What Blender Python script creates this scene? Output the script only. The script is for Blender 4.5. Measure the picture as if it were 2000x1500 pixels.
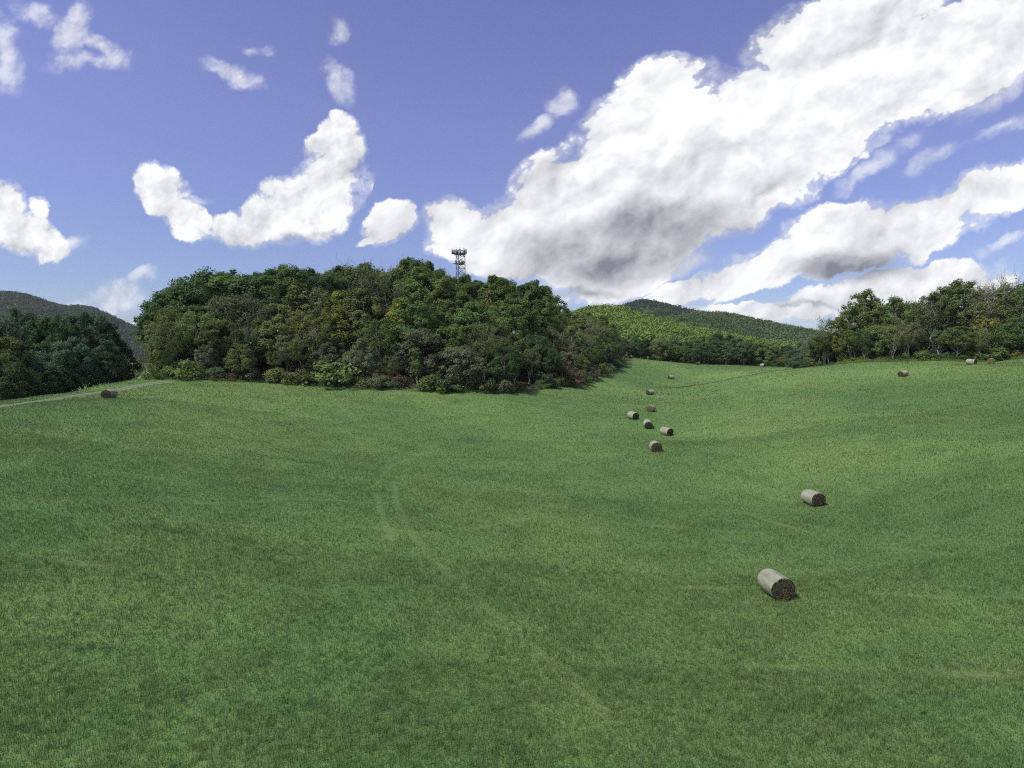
import bpy, math, random
import numpy as np
from mathutils import Vector, Matrix

random.seed(7)
RNG = np.random.default_rng(7)
sc = bpy.context.scene
COL = sc.collection
for o in list(bpy.data.objects):
    bpy.data.objects.remove(o)

# ------------------------------------------------------------------ camera
F = 1150.0                        # focal length in photograph pixels (2000 wide)
HOR = 690.0                       # horizon row
PITCH = math.atan((750.0 - HOR) / F)
CZ = 12.5                         # camera height above the near ground
CAMP = np.array([0.0, 0.0, CZ])
cd = bpy.data.cameras.new('camera')
cam = bpy.data.objects.new('camera', cd)
COL.objects.link(cam)
cam.location = CAMP
cam.rotation_euler = (math.pi / 2 - PITCH, 0, 0)
cd.sensor_width = 36.0
cd.lens = 36.0 * F / 2000.0
cd.clip_start = 0.5
cd.clip_end = 12000.0
sc.camera = cam
sc.render.resolution_x, sc.render.resolution_y = 1024, 768

# ------------------------------------------------------------------ exposure, render
sc.view_settings.view_transform = 'Standard'
sc.view_settings.look = 'None'
sc.view_settings.exposure = 0.55
sc.view_settings.gamma = 1.0
sc.view_settings.use_curve_mapping = False
sc.render.engine = 'CYCLES'
sc.cycles.max_bounces = 6
sc.cycles.diffuse_bounces = 5
sc.cycles.transmission_bounces = 5
sc.cycles.transparent_max_bounces = 4
sc.cycles.caustics_reflective = False
sc.cycles.caustics_refractive = False
sc.cycles.use_denoising = False
sc.cycles.filter_width = 1.1
sc.cycles.sample_clamp_direct = 2.5
sc.cycles.sample_clamp_indirect = 2.5

# ------------------------------------------------------------------ sun
SUN_DIR = Vector((-0.62, -0.36, 1.0)).normalized()      # towards the sun
sl = bpy.data.lights.new('sun', 'SUN')
sl.energy = 3.5
sl.angle = math.radians(6.0)
sl.color = (1.0, 0.95, 0.86)
so = bpy.data.objects.new('sun', sl)
COL.objects.link(so)
so.rotation_euler = SUN_DIR.to_track_quat('Z', 'Y').to_euler()

# ------------------------------------------------------------------ node helper
class NT:
    def __init__(s, tree):
        s.t = tree; s.n = tree.nodes; s.l = tree.links
    def new(s, kind, **kw):
        nd = s.n.new(kind)
        ins = kw.pop('ins', {})
        for k, v in kw.items():
            setattr(nd, k, v)
        for k, v in ins.items():
            s.put(nd.inputs[k], v)
        return nd
    def put(s, sock, v):
        if isinstance(v, bpy.types.NodeSocket):
            s.l.new(v, sock)
        elif v is not None:
            sock.default_value = v
    def m(s, op, a, b=None, c=None, clamp=False):
        nd = s.n.new('ShaderNodeMath'); nd.operation = op; nd.use_clamp = clamp
        s.put(nd.inputs[0], a)
        if b is not None: s.put(nd.inputs[1], b)
        if c is not None: s.put(nd.inputs[2], c)
        return nd.outputs[0]
    def vm(s, op, a, b=None, scale=None):
        nd = s.n.new('ShaderNodeVectorMath'); nd.operation = op
        s.put(nd.inputs[0], a)
        if b is not None: s.put(nd.inputs[1], b)
        if scale is not None: s.put(nd.inputs[3], scale)
        return nd.outputs[0]
    def ss(s, v, a, b, lo=0.0, hi=1.0, kind='SMOOTHSTEP'):
        nd = s.n.new('ShaderNodeMapRange'); nd.interpolation_type = kind
        s.put(nd.inputs[0], v)
        for i, x in enumerate((a, b, lo, hi)):
            s.put(nd.inputs[i + 1], x)
        return nd.outputs[0]
    def mix(s, f, a, b, blend='MIX'):
        nd = s.n.new('ShaderNodeMix'); nd.data_type = 'RGBA'; nd.blend_type = blend
        s.put(nd.inputs[0], f); s.put(nd.inputs[6], a); s.put(nd.inputs[7], b)
        return nd.outputs[2]
    def noise(s, vec, scale, detail=4, rough=0.55, lac=2.0, dist=0.0):
        nd = s.n.new('ShaderNodeTexNoise')
        s.put(nd.inputs['Vector'], vec)
        for k, v in (('Scale', scale), ('Detail', detail), ('Roughness', rough), ('Lacunarity', lac), ('Distortion', dist)):
            nd.inputs[k].default_value = v
        return nd

def rgba(c):
    return (c[0], c[1], c[2], 1.0)

# ------------------------------------------------------------------ world: clear blue sky with cumulus banks
world = bpy.data.worlds.new('World')
sc.world = world
world.use_nodes = True
world.node_tree.nodes.clear()

def build_sky():
    W = NT(world.node_tree)
    tc = W.new('ShaderNodeTexCoord')
    d = tc.outputs['Generated']
    sep = W.new('ShaderNodeSeparateXYZ', ins={0: d})
    dx, dy, dz = sep.outputs
    sky = W.new('ShaderNodeTexSky', sky_type='NISHITA')
    sky.sun_disc = False
    sky.sun_elevation = math.asin(SUN_DIR.z)
    sky.sun_rotation = math.atan2(SUN_DIR.x, SUN_DIR.y)
    sky.altitude = 400.0
    sky.air_density = 1.0
    sky.dust_density = 0.25
    sky.ozone_density = 1.5
    # deep violet-blue air all round, paler but still blue towards the horizon
    hz = W.ss(dz, -0.05, 0.42)
    tint = W.mix(1.0, sky.outputs[0], W.mix(hz, (0.46, 0.52, 0.69, 1), (1.02, 0.78, 1.03, 1)), 'MULTIPLY')
    yy = W.m('MAXIMUM', dy, 0.12)
    u = W.m('DIVIDE', dx, yy)
    v = W.m('DIVIDE', dz, yy)
    p0 = W.new('ShaderNodeCombineXYZ', ins={0: u, 1: v, 2: 0.0}).outputs[0]
    # heaped (cauliflower) detail: rounded cells inside cells, plus some plain turbulence
    def heaped(vec, sc_, det):
        vo = W.new('ShaderNodeTexVoronoi', voronoi_dimensions='2D', feature='F1', normalize=True, ins={'Vector': vec})
        vo.inputs['Scale'].default_value = sc_
        vo.inputs['Detail'].default_value = det
        vo.inputs['Roughness'].default_value = 0.60
        vo.inputs['Lacunarity'].default_value = 2.1
        return W.m('SUBTRACT', 1.0, vo.outputs['Distance'])
    def streak(vec, sx=1.35):
        mp = W.new('ShaderNodeMapping', vector_type='TEXTURE', ins={'Vector': vec})
        mp.inputs['Rotation'].default_value = (0, 0, math.radians(30))
        mp.inputs['Scale'].default_value = (sx, 0.95, 1)
        return mp.outputs[0]
    nz = W.noise(p0, 3.5, 2, 0.5)
    nf = W.noise(p0, 11.0, 5, 0.6)
    w1 = W.vm('SCALE', W.vm('SUBTRACT', nz.outputs['Color'], (0.5, 0.5, 0.5)), scale=0.07)
    w2 = W.vm('SCALE', W.vm('SUBTRACT', nf.outputs['Color'], (0.5, 0.5, 0.5)), scale=0.07)
    p = W.vm('ADD', p0, W.vm('ADD', w1, w2))
    pw = W.vm('ADD', p0, W.vm('ADD', W.vm('SCALE', w1, scale=0.6), W.vm('SCALE', w2, scale=0.5)))
    loff = (-0.012, 0.022, 0.0)
    pl = W.vm('ADD', pw, loff)
    def detail(vec, vec_lit, sc_, sx):
        q, ql = streak(vec, sx), streak(vec_lit, sx)
        n = W.m('ADD', W.m('MULTIPLY', heaped(q, sc_, 4.0), 0.75), W.m('MULTIPLY', W.noise(q, sc_ * 1.1, 8, 0.62).outputs['Fac'], 0.40))
        m = W.m('ADD', W.m('MULTIPLY', heaped(ql, sc_, 3.0), 0.75), W.m('MULTIPLY', W.noise(ql, sc_ * 1.1, 5, 0.60).outputs['Fac'], 0.40))
        return n, m
    nR, mR = detail(pw, pl, 7.5, 1.5)
    nL, mL = detail(pw, pl, 10.0, 1.1)
    lowa = W.noise(streak(p0), 3.4, 3, 0.5).outputs['Fac']
    lowb = W.noise(streak(W.vm('ADD', p0, (-0.03, 0.07, 0.0))), 3.4, 3, 0.5).outputs['Fac']
    nG = W.noise(d, 8.0, 7, 0.62).outputs['Fac']
    mG = W.noise(W.vm('ADD', d, tuple(SUN_DIR * 0.016 + Vector((0, 0, 0.018)))), 8.0, 5, 0.60).outputs['Fac']

    def to_uv(px, py):
        c0, c1 = (px - 1000) / F, (750 - py) / F
        y = math.cos(PITCH) + c1 * math.sin(PITCH)
        z = -math.sin(PITCH) + c1 * math.cos(PITCH)
        return c0 / y, z / y

    def blobs(lst, grow=1.3):
        out = None
        for cx, cy, rx, ry, ang, w in lst:
            uu, vv = to_uv(cx, cy)
            mp = W.new('ShaderNodeMapping', vector_type='TEXTURE', ins={'Vector': p})
            mp.inputs['Location'].default_value = (uu, vv, 0)
            mp.inputs['Rotation'].default_value = (0, 0, math.radians(ang))
            mp.inputs['Scale'].default_value = (rx * grow / F, ry * grow / F, 1)
            g = W.new('ShaderNodeTexGradient', gradient_type='SPHERICAL', ins={0: mp.outputs[0]}).outputs['Fac']
            g = W.m('MULTIPLY', g, w) if out is None else g
            out = g if out is None else W.m('MAXIMUM', out, W.m('MULTIPLY', g, w))
        return out

    right = [(768, 434, 46, 42, 25, 1.0), (735, 468, 26, 10, 8, 0.6), (885, 450, 66, 56, 20, 1.0), (1000, 455, 120, 66, 20, 1.1), (1120, 405, 180, 105, 28, 1.3),
             (1150, 480, 200, 62, 3, 1.2), (1270, 300, 190, 130, 45, 1.3), (1292, 165, 60, 90, 85, 1.0),
             (1270, 410, 200, 100, 14, 1.3), (1480, 315, 260, 100, 32, 1.3), (1440, 205, 150, 62, 32, 0.85),
             (1600, 235, 270, 95, 35, 1.3), (1650, 70, 200, 95, 24, 1.2), (1760, 165, 270, 78, 34, 1.2),
             (1920, 80, 220, 85, 38, 1.2), (1520, 380, 150, 30, 36, 0.75), 
             (1330, 572, 90, 26, 12, 0.9), (1445, 540, 110, 36, 22, 1.1), (1575, 505, 170, 46, 8, 1.3),
             (1640, 440, 120, 50, 12, 1.1), (1750, 445, 190, 50, 15, 1.2), (1890, 388, 190, 42, 18, 1.0),
             (1680, 572, 120, 34, 12, 1.0), (1800, 545, 180, 42, 8, 1.1), (1910, 545, 90, 30, 0, 0.9),
             (1190, 556, 110, 36, 15, 0.85), (1090, 530, 130, 34, -12, 0.75), (1560, 615, 170, 22, 4, 0.7),
             (1450, 606, 220, 12, 0, 0.5), ]
    left = [(640, 275, 52, 36, 35, 1.0), (690, 300, 26, 34, 20, 0.9), (660, 325, 55, 44, 60, 1.05), (640, 378, 82, 66, 40, 1.15), (575, 400, 100, 54, 22, 1.1), (535, 360, 26, 22, 0, 0.8),
            (510, 432, 92, 36, 8, 1.05), (312, 375, 52, 42, -35, 1.0), (358, 425, 56, 38, -38, 1.0),
            (30, 448, 90, 36, -16, 1.0),
            (5, 400, 40, 44, 0, 0.95), (70, 402, 18, 24, 0, 0.58), (268, 636, 70, 10, 0, 0.55)]
    wispR = [(1930, 190, 130, 34, 42, 0.8), (1955, 262, 80, 22, 25, 0.8), (1830, 308, 80, 22, 25, 0.7), (1055, 250, 52, 16, 46, 0.8), (1103, 195, 22, 26, 70, 0.7),
             (1700, 325, 80, 18, 30, 0.6), (1790, 270, 60, 18, 35, 0.6), (1560, 345, 90, 30, 30, 0.7), (1960, 465, 60, 14, 12, 0.6), (1440, 440, 70, 24, 20, 0.7),
             (1620, 420, 60, 14, 25, 0.6), (1350, 510, 70, 20, 15, 0.7), (1500, 640, 160, 16, 4, 0.8), (1100, 560, 120, 30, -8, 0.8)]
    wispL = [(8, 80, 44, 95, 8, 1.1), (65, 12, 70, 30, -20, 0.75), (158, 62, 30, 66, -12, 0.95), (215, 98, 74, 24, -38, 0.95), (175, 126, 80, 20, 2, 0.85),
             (450, 148, 66, 24, -24, 0.9), (495, 92, 34, 14, -25, 0.65), (650, 165, 28, 46, 12, 0.85), (655, 60, 18, 26, -10, 0.7), (120, 465, 40, 16, 10, 0.6), (245, 578, 60, 32, -6, 0.95), (293, 551, 36, 16, 0, 0.9), (125, 592, 70, 18, 0, 0.7), (380, 388, 30, 10, 0, 0.7)]
    bases = [(1240, 478, 270, 72, 4, 1.0), (1060, 475, 130, 40, -5, 0.5), (1660, 522, 170, 34, 6, 0.8), (1540, 535, 90, 20, -10, 0.4),
             (1500, 375, 120, 22, 30, 0.4), (1350, 330, 90, 30, 45, 0.25), (1150, 575, 90, 16, 10, 0.5),
             (1580, 600, 110, 10, 0, 0.45), (1790, 590, 100, 10, 0, 0.3), (1830, 250, 160, 22, 36, 0.3)]
    lbases = [(560, 462, 160, 14, 5, 0.5), (390, 452, 40, 12, -30, 0.3), (40, 475, 70, 10, -8, 0.4)]

    def side(cov, base, n, n_lit, mean, low=None, thin=None, soft=(0.27, 0.41)):
        n0 = W.m('SUBTRACT', n, mean)
        relief = W.m('SUBTRACT', n, n_lit)
        edge = W.m('SUBTRACT', 2.6, W.m('MULTIPLY', cov, 1.1))
        k = W.m('ADD', cov, W.m('MULTIPLY', n0, edge))
        crisp = W.ss(k, soft[0], soft[1])
        veil = W.m('MULTIPLY', W.ss(k, 0.02, 0.44), 0.5)
        dens = W.m('MULTIPLY', W.m('MAXIMUM', crisp, veil), W.ss(cov, 0.01, 0.16))
        if thin is not None:                              # torn, see-through scraps
            tk = W.m('ADD', thin, W.m('MULTIPLY', n0, 2.6))
            td = W.m('MULTIPLY', W.m('MULTIPLY', W.ss(tk, 0.12, 1.05), 0.66), W.ss(thin, 0.0, 0.35))
            dens = W.m('MAXIMUM', dens, td)
        lit = W.m('ADD', 0.80, W.m('MULTIPLY', relief, 1.6))
        if low is not None:
            lit = W.m('ADD', lit, W.m('MULTIPLY', low, 0.8))
        if base is not None:
            bb = W.ss(W.m('ADD', base, W.m('MULTIPLY', n0, 0.7)), -0.02, 0.8)
            bb = W.m('MULTIPLY', bb, W.ss(base, 0.0, 0.4))
            lit = W.m('SUBTRACT', lit, W.m('MULTIPLY', bb, 0.52))
        lg = W.ss(lit, 0.10, 0.92, 0, 1, 'LINEAR')
        colr = W.mix(lg, (0.150, 0.158, 0.195, 1), (0.70, 0.705, 0.72, 1))
        bgc = W.new('ShaderNodeBackground', ins={0: colr, 1: 1.0})
        bgs = W.new('ShaderNodeBackground', ins={0: tint, 1: 0.1})
        return W.new('ShaderNodeMixShader', ins={0: dens, 1: bgs.outputs[0], 2: bgc.outputs[0]}).outputs[0]

    sr = side(blobs(right, 1.18), blobs(bases), nR, mR, 0.66, W.m('SUBTRACT', lowa, lowb), blobs(wispR, 1.3))
    sL = side(blobs(left, 1.25), blobs(lbases), nL, mL, 0.66, None, blobs(wispL, 1.3), (0.20, 0.48))
    # the rest of the sky, out of the frame: the same scattered cumulus from one broad noise field
    ng = W.noise(d, 2.3, 3, 0.5).outputs['Fac']
    sg = side(W.ss(ng, 0.50, 0.72), None, nG, mG, 0.5)
    ua, va = to_uv(744, 320); ub, vb = to_uv(700, 455)
    ks = (ua - ub) / (va - vb)
    infront = W.m('GREATER_THAN', dy, 0.42)
    isright = W.m('GREATER_THAN', W.m('SUBTRACT', u, W.m('MULTIPLY', v, ks)), ua - ks * va)
    front = W.new('ShaderNodeMixShader', ins={0: isright, 1: sL, 2: sr}).outputs[0]
    allsky = W.new('ShaderNodeMixShader', ins={0: infront, 1: sg, 2: front}).outputs[0]
    out = W.new('ShaderNodeOutputWorld')
    W.l.new(allsky, out.inputs[0])
    world.cycles.sampling_method = 'NONE'

build_sky()

# ------------------------------------------------------------------ geometry helpers
def P(px, py, D):
    """world point seen at photograph pixel (px, py), D metres in front of the camera"""
    c0, c1 = (px - 1000) / F * D, (750 - py) / F * D
    return np.array([c0, D * math.cos(PITCH) + c1 * math.sin(PITCH), CZ - D * math.sin(PITCH) + c1 * math.cos(PITCH)])

def project(p):
    x, y, z = p[0], p[1], p[2] - CZ
    dep = y * math.cos(PITCH) - z * math.sin(PITCH)
    up = y * math.sin(PITCH) + z * math.cos(PITCH)
    return 1000 + F * x / dep, 750 - F * up / dep, dep

def G(px, D, rel):
    """world point in the column px at depth D, rel metres above (below: negative) the camera"""
    p = P(px, HOR, D)
    return np.array([p[0], p[1], CZ + rel])

def smooth(a, b, x):
    t = np.clip((x - a) / (b - a), 0, 1)
    return t * t * (3 - 2 * t)

def vnoise(x, y, seed=0):
    """cheap value noise in -1..1"""
    xi, yi = np.floor(x).astype(np.int64), np.floor(y).astype(np.int64)
    fx, fy = x - xi, y - yi
    fx, fy = fx * fx * (3 - 2 * fx), fy * fy * (3 - 2 * fy)
    def h(a, b):
        n = (a * 374761393 + b * 668265263 + seed * 1442695041) & 0x7fffffff
        n = ((n ^ (n >> 13)) * 1274126177) & 0x7fffffff
        n = n ^ (n >> 16)
        return (n & 0xffff) / 32767.5 - 1.0
    return (h(xi, yi) * (1 - fx) * (1 - fy) + h(xi + 1, yi) * fx * (1 - fy)
            + h(xi, yi + 1) * (1 - fx) * fy + h(xi + 1, yi + 1) * fx * fy)

# ------------------------------------------------------------------ terrain
EDGE = [(302, 741, 111), (400, 744, 114), (500, 747, 116), (600, 750, 118), (700, 757, 118), (780, 762, 118), (850, 766, 118),
        (960, 768, 120), (1040, 763, 130), (1100, 752, 148), (1150, 743, 165), (1190, 724, 195), (1217, 706, 240)]
PIX = EDGE + [
    (1514, 1170, 33), (1590, 988, 54), (1280, 884, 77), (1303, 853, 94), (1265, 838, 99), (1236, 820, 104),
    (1272, 806, 112), (1270, 773, 150), (1310, 741, 205), (1490, 717, 235), (1363, 713, 262), (1231, 701, 285),
    (1765, 737, 128), (1897, 713, 141), (1936, 712, 133), (214, 779, 83),
    (0, 1500, 18), (500, 1500, 17.5), (1000, 1500, 17.5), (1500, 1500, 18), (2000, 1500, 18.5),
    (0, 1200, 26), (500, 1200, 27.5), (1000, 1200, 29), (2000, 1200, 28.5),
    (0, 1000, 36), (500, 1000, 42), (1000, 1000, 48), (2000, 1000, 42),
    (0, 880, 48), (300, 850, 62), (700, 880, 72), (1000, 880, 78), (1600, 850, 78), (2000, 850, 62),
    (0, 800, 66), (0, 794, 72), (100, 781, 83), (197, 766, 96), (0, 785, 81), (90, 770.5, 92), (181, 755, 104), (285, 739, 115), (600, 790, 95), (900, 800, 105), (1100, 800, 115),
    (1450, 738, 150), (1530, 724, 155), (1600, 718, 160), (1450, 725, 210), (1550, 719, 225),
    (1700, 708, 151), (1850, 706, 146), (2000, 700, 139), (2000, 760, 95), (1800, 790, 95), (1600, 790, 105),
    (1450, 790, 115), (1400, 762, 140), (1290, 756, 178), (1300, 707, 275), (1420, 714, 255)]
WORLDPTS = [G(0, 98, -11), G(0, 125, -17), G(150, 121, -10.5), G(150, 150, -15), G(300, 140, -9), G(-400, 60, -7), G(-400, 90, -12), G(-400, 150, -18),
            G(1000, 5, -12.2), np.array([-40, -30, 1.0]), np.array([40, -30, 0.5]), np.array([0, -50, 1.0]),
            G(1480, 182, -8.4), G(1300, 320, -11), G(1450, 310, -12), G(1600, 260, -8), G(1200, 320, -6),
            G(620, 165, 4), G(800, 168, 5), G(900, 178, 4.5), G(1040, 185, 2), G(1120, 205, 0), G(460, 160, 1.5), G(345, 150, -3.5),
            G(1180, 250, -1), G(900, 240, 0), G(600, 225, -2), G(350, 200, -9),
            G(1800, 185, 0), G(2000, 180, 2), G(2400, 110, 0), G(2400, 60, -6), G(2400, 160, 3), G(1650, 200, -5)]
CP = np.array([P(*q) for q in PIX] + WORLDPTS)

def tps_fit(xy, z, lam=0.6):
    n = len(xy)
    r2 = ((xy[:, None] - xy[None]) ** 2).sum(-1) / 1e4
    K = np.where(r2 > 0, r2 * np.log(np.maximum(r2, 1e-12)), 0) + np.eye(n) * lam * 1e-4
    Pm = np.c_[np.ones(n), xy / 100]
    A = np.block([[K, Pm], [Pm.T, np.zeros((3, 3))]])
    return np.linalg.solve(A, np.r_[z, 0, 0, 0])

TW = tps_fit(CP[:, :2], CP[:, 2])

def tps(x, y):
    out = np.empty(x.size)
    xf, yf = x.ravel(), y.ravel()
    for i in range(0, x.size, 40000):
        q = np.c_[xf[i:i + 40000], yf[i:i + 40000]]
        r2 = ((q[:, None] - CP[None, :, :2]) ** 2).sum(-1) / 1e4
        K = np.where(r2 > 0, r2 * np.log(np.maximum(r2, 1e-12)), 0)
        out[i:i + 40000] = K @ TW[:-3] + TW[-3] + q @ TW[-2:] / 100
    return out.reshape(x.shape)

def axis(lo, hi, step, far_lo, far_hi):
    core = np.arange(lo, hi + step / 2, step)
    a, s, x = [], step, hi
    while x < far_hi:
        s *= 1.25; x += s; a.append(x)
    b, s, x = [], step, lo
    while x > far_lo:
        s *= 1.25; x -= s; b.append(x)
    return np.r_[b[::-1], core, a]

GX = axis(-200, 240, 1.6, -2600, 2600)
GY = axis(-40, 350, 1.6, -700, 2700)
XX, YY = np.meshgrid(GX, GY)
dxo = np.maximum(np.maximum(-150 - XX, XX - 190), 0)
dyo = np.maximum(np.maximum(-45 - YY, YY - 320), 0)
WO = smooth(0, 130, np.hypot(dxo, dyo))
ZZ = np.clip(tps(np.clip(XX, -230, 270), np.clip(YY, -80, 400)), CZ - 28, CZ + 14)
ZZ += 0.10 * vnoise(XX / 6, YY / 6, 1) + 0.22 * vnoise(XX / 17, YY / 17, 2)
ZZ = ZZ * (1 - WO) + (CZ - 21 + 2.5 * vnoise(XX / 90, YY / 90, 3)) * WO

def height(x, y):
    x, y = np.asarray(x, float), np.asarray(y, float)
    i = np.clip(np.searchsorted(GX, x) - 1, 0, len(GX) - 2)
    j = np.clip(np.searchsorted(GY, y) - 1, 0, len(GY) - 2)
    fx = np.clip((x - GX[i]) / (GX[i + 1] - GX[i]), 0, 1)
    fy = np.clip((y - GY[j]) / (GY[j + 1] - GY[j]), 0, 1)
    return (ZZ[j, i] * (1 - fx) * (1 - fy) + ZZ[j, i + 1] * fx * (1 - fy)
            + ZZ[j + 1, i] * (1 - fx) * fy + ZZ[j + 1, i + 1] * fx * fy)

def ground_at(px, py, d0=14.0, d1=420.0):
    """first ground point along the sight line through a photograph pixel"""
    ds = np.linspace(d0, d1, 6000)
    pts = np.array([P(px, py, 1.0)]) - CAMP
    q = CAMP + pts * ds[:, None]
    h = height(q[:, 0], q[:, 1])
    k = np.nonzero(q[:, 2] < h)[0]
    if len(k) == 0:
        return None
    g = q[k[0]].copy(); g[2] = h[k[0]]
    return g

def mesh_np(name, verts, faces, mat=None, smooth_shade=True, loops=4):
    """fast mesh from a vertex array and an (n, loops) index array"""
    me = bpy.data.meshes.new(name)
    verts = np.asarray(verts, np.float32); faces = np.asarray(faces, np.int32)
    nf = len(faces)
    me.vertices.add(len(verts)); me.vertices.foreach_set('co', verts.ravel())
    me.loops.add(nf * loops); me.loops.foreach_set('vertex_index', faces.ravel())
    me.polygons.add(nf)
    me.polygons.foreach_set('loop_start', np.arange(0, nf * loops, loops, dtype=np.int32))
    me.polygons.foreach_set('loop_total', np.full(nf, loops, np.int32))
    me.polygons.foreach_set('use_smooth', np.full(nf, smooth_shade, bool))
    me.update(calc_edges=True)
    if mat: me.materials.append(mat)
    return me

def grid_faces(nr, nc):
    a = np.arange(nr * nc).reshape(nr, nc)
    return np.stack([a[:-1, :-1], a[:-1, 1:], a[1:, 1:], a[1:, :-1]], -1).reshape(-1, 4)

def link(name, me, parent=None, **props):
    o = bpy.data.objects.new(name, me)
    COL.objects.link(o)
    if parent is not None: o.parent = parent
    for k, v in props.items(): o[k] = v
    return o

# ------------------------------------------------------------------ materials
def material(name):
    m = bpy.data.materials.new(name); m.use_nodes = True
    m.node_tree.nodes.clear()
    return m, NT(m.node_tree)

def finish(T, shader, disp=None):
    o = T.new('ShaderNodeOutputMaterial')
    T.l.new(shader, o.inputs[0])
    if disp is not None: T.l.new(disp, o.inputs[2])

def grass_colour(T, pos):
    """meadow colour from the place on the ground: lush, paler and worn patches, faint cut swathes"""
    flat = T.vm('MULTIPLY', pos, (1, 1, 0))
    big = T.noise(flat, 0.035, 4, 0.6).outputs['Fac']
    mid = T.noise(flat, 0.22, 4, 0.62).outputs['Fac']
    st = T.new('ShaderNodeMapping', ins={'Vector': flat})
    st.inputs['Rotation'].default_value = (0, 0, math.radians(14))
    st.inputs['Scale'].default_value = (0.05, 0.42, 1)
    swath = T.noise(st.outputs[0], 1.0, 3, 0.6).outputs['Fac']
    fine = T.noise(flat, 1.9, 3, 0.65).outputs['Fac']
    c = T.mix(T.ss(big, 0.35, 0.66), (0.088, 0.164, 0.049, 1), (0.136, 0.212, 0.062, 1))
    c = T.mix(T.ss(mid, 0.50, 0.78, 0, 0.55), c, (0.038, 0.102, 0.032, 1))
    c = T.mix(T.ss(swath, 0.54, 0.74, 0, 0.55), c, (0.112, 0.158, 0.060, 1))
    c = T.mix(T.ss(swath, 0.44, 0.28, 0, 0.35), c, (0.038, 0.105, 0.035, 1))
    worn = T.m('MULTIPLY', T.ss(T.noise(flat, 0.11, 3, 0.6).outputs['Fac'], 0.58, 0.74), T.ss(fine, 0.45, 0.7))
    c = T.mix(T.m('MULTIPLY', worn, 0.6), c, (0.130, 0.128, 0.078, 1))
    return c, fine

def mat_field():
    m, T = material('meadow_ground')
    geo = T.new('ShaderNodeNewGeometry')
    c, fine = grass_colour(T, geo.outputs['Position'])
    tuft = T.noise(geo.outputs['Position'], 7.0, 3, 0.7).outputs['Fac']
    c = T.mix(T.ss(tuft, 0.35, 0.65, 0.35, 1.0), T.mix(0.12, c, (0.05, 0.10, 0.03, 1)), c)
    b = T.new('ShaderNodeBump', ins={'Height': T.m('ADD', T.m('MULTIPLY', tuft, 0.5), fine), 'Strength': 0.8, 'Distance': 0.25})
    s = T.new('ShaderNodeBsdfPrincipled', ins={'Base Color': c, 'Roughness': 0.85, 'Normal': b.outputs[0], 'Specular IOR Level': 0.15})
    finish(T, s.outputs[0])
    return m

def mat_blade():
    m, T = material('grass_blades')
    geo = T.new('ShaderNodeNewGeometry')
    c, fine = grass_colour(T, geo.outputs['Position'])
    r = geo.outputs['Random Per Island']
    at = T.new('ShaderNodeAttribute', attribute_name='wear')
    c = T.mix(T.ss(r, 0.0, 1.0, 0.0, 0.75, 'LINEAR'), T.mix(0.5, c, (0.042, 0.082, 0.024, 1)), T.mix(0.6, c, (0.205, 0.300, 0.140, 1)))
    c = T.mix(T.ss(r, 0.94, 0.97), c, (0.20, 0.19, 0.11, 1))
    c = T.mix(T.m('MULTIPLY', at.outputs['Fac'], 0.85), c, (0.27, 0.28, 0.155, 1))
    df = T.new('ShaderNodeBsdfPrincipled', ins={'Base Color': c, 'Roughness': 0.6, 'Specular IOR Level': 0.12})
    tr = T.new('ShaderNodeBsdfTranslucent', ins={'Color': c})
    s = T.new('ShaderNodeMixShader', ins={0: 0.4, 1: df.outputs[0], 2: tr.outputs[0]})
    finish(T, s.outputs[0])
    return m

def mat_leaf(name, c1, c2, c3=None, trans=0.40):
    """leaf colour: per tree and per leaf variation between the given tones"""
    m, T = material(name)
    geo = T.new('ShaderNodeNewGeometry')
    oi = T.new('ShaderNodeObjectInfo')
    r = geo.outputs['Random Per Island']
    c = T.mix(r, rgba(c1), rgba(c2))
    if c3 is not None:
        c = T.mix(T.ss(T.m('FRACT', T.m('MULTIPLY', r, 7.31)), 0.80, 0.9), c, rgba(c3))
    hs = T.new('ShaderNodeHueSaturation', ins={'Color': c})
    T.put(hs.inputs['Hue'], T.ss(oi.outputs['Random'], 0, 1, 0.488, 0.510, 'LINEAR'))
    T.put(hs.inputs['Value'], T.ss(T.m('FRACT', T.m('MULTIPLY', oi.outputs['Random'], 13.7)), 0, 1, 0.80, 1.25, 'LINEAR'))
    c = hs.outputs[0]
    df = T.new('ShaderNodeBsdfDiffuse', ins={'Color': c})
    tr = T.new('ShaderNodeBsdfTranslucent', ins={'Color': c})
    s = T.new('ShaderNodeMixShader', ins={0: trans, 1: df.outputs[0], 2: tr.outputs[0]})
    finish(T, s.outputs[0])
    return m

def mat_bark(name, c1, c2):
    m, T = material(name)
    tc = T.new('ShaderNodeTexCoord')
    mp = T.new('ShaderNodeMapping', ins={'Vector': tc.outputs['Object']})
    mp.inputs['Scale'].default_value = (6, 6, 1.2)
    n = T.noise(mp.outputs[0], 1.0, 4, 0.6).outputs['Fac']
    c = T.mix(T.ss(n, 0.35, 0.65), rgba(c1), rgba(c2))
    s = T.new('ShaderNodeBsdfPrincipled', ins={'Base Color': c, 'Roughness': 0.9, 'Specular IOR Level': 0.1})
    finish(T, s.outputs[0])
    return m

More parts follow.
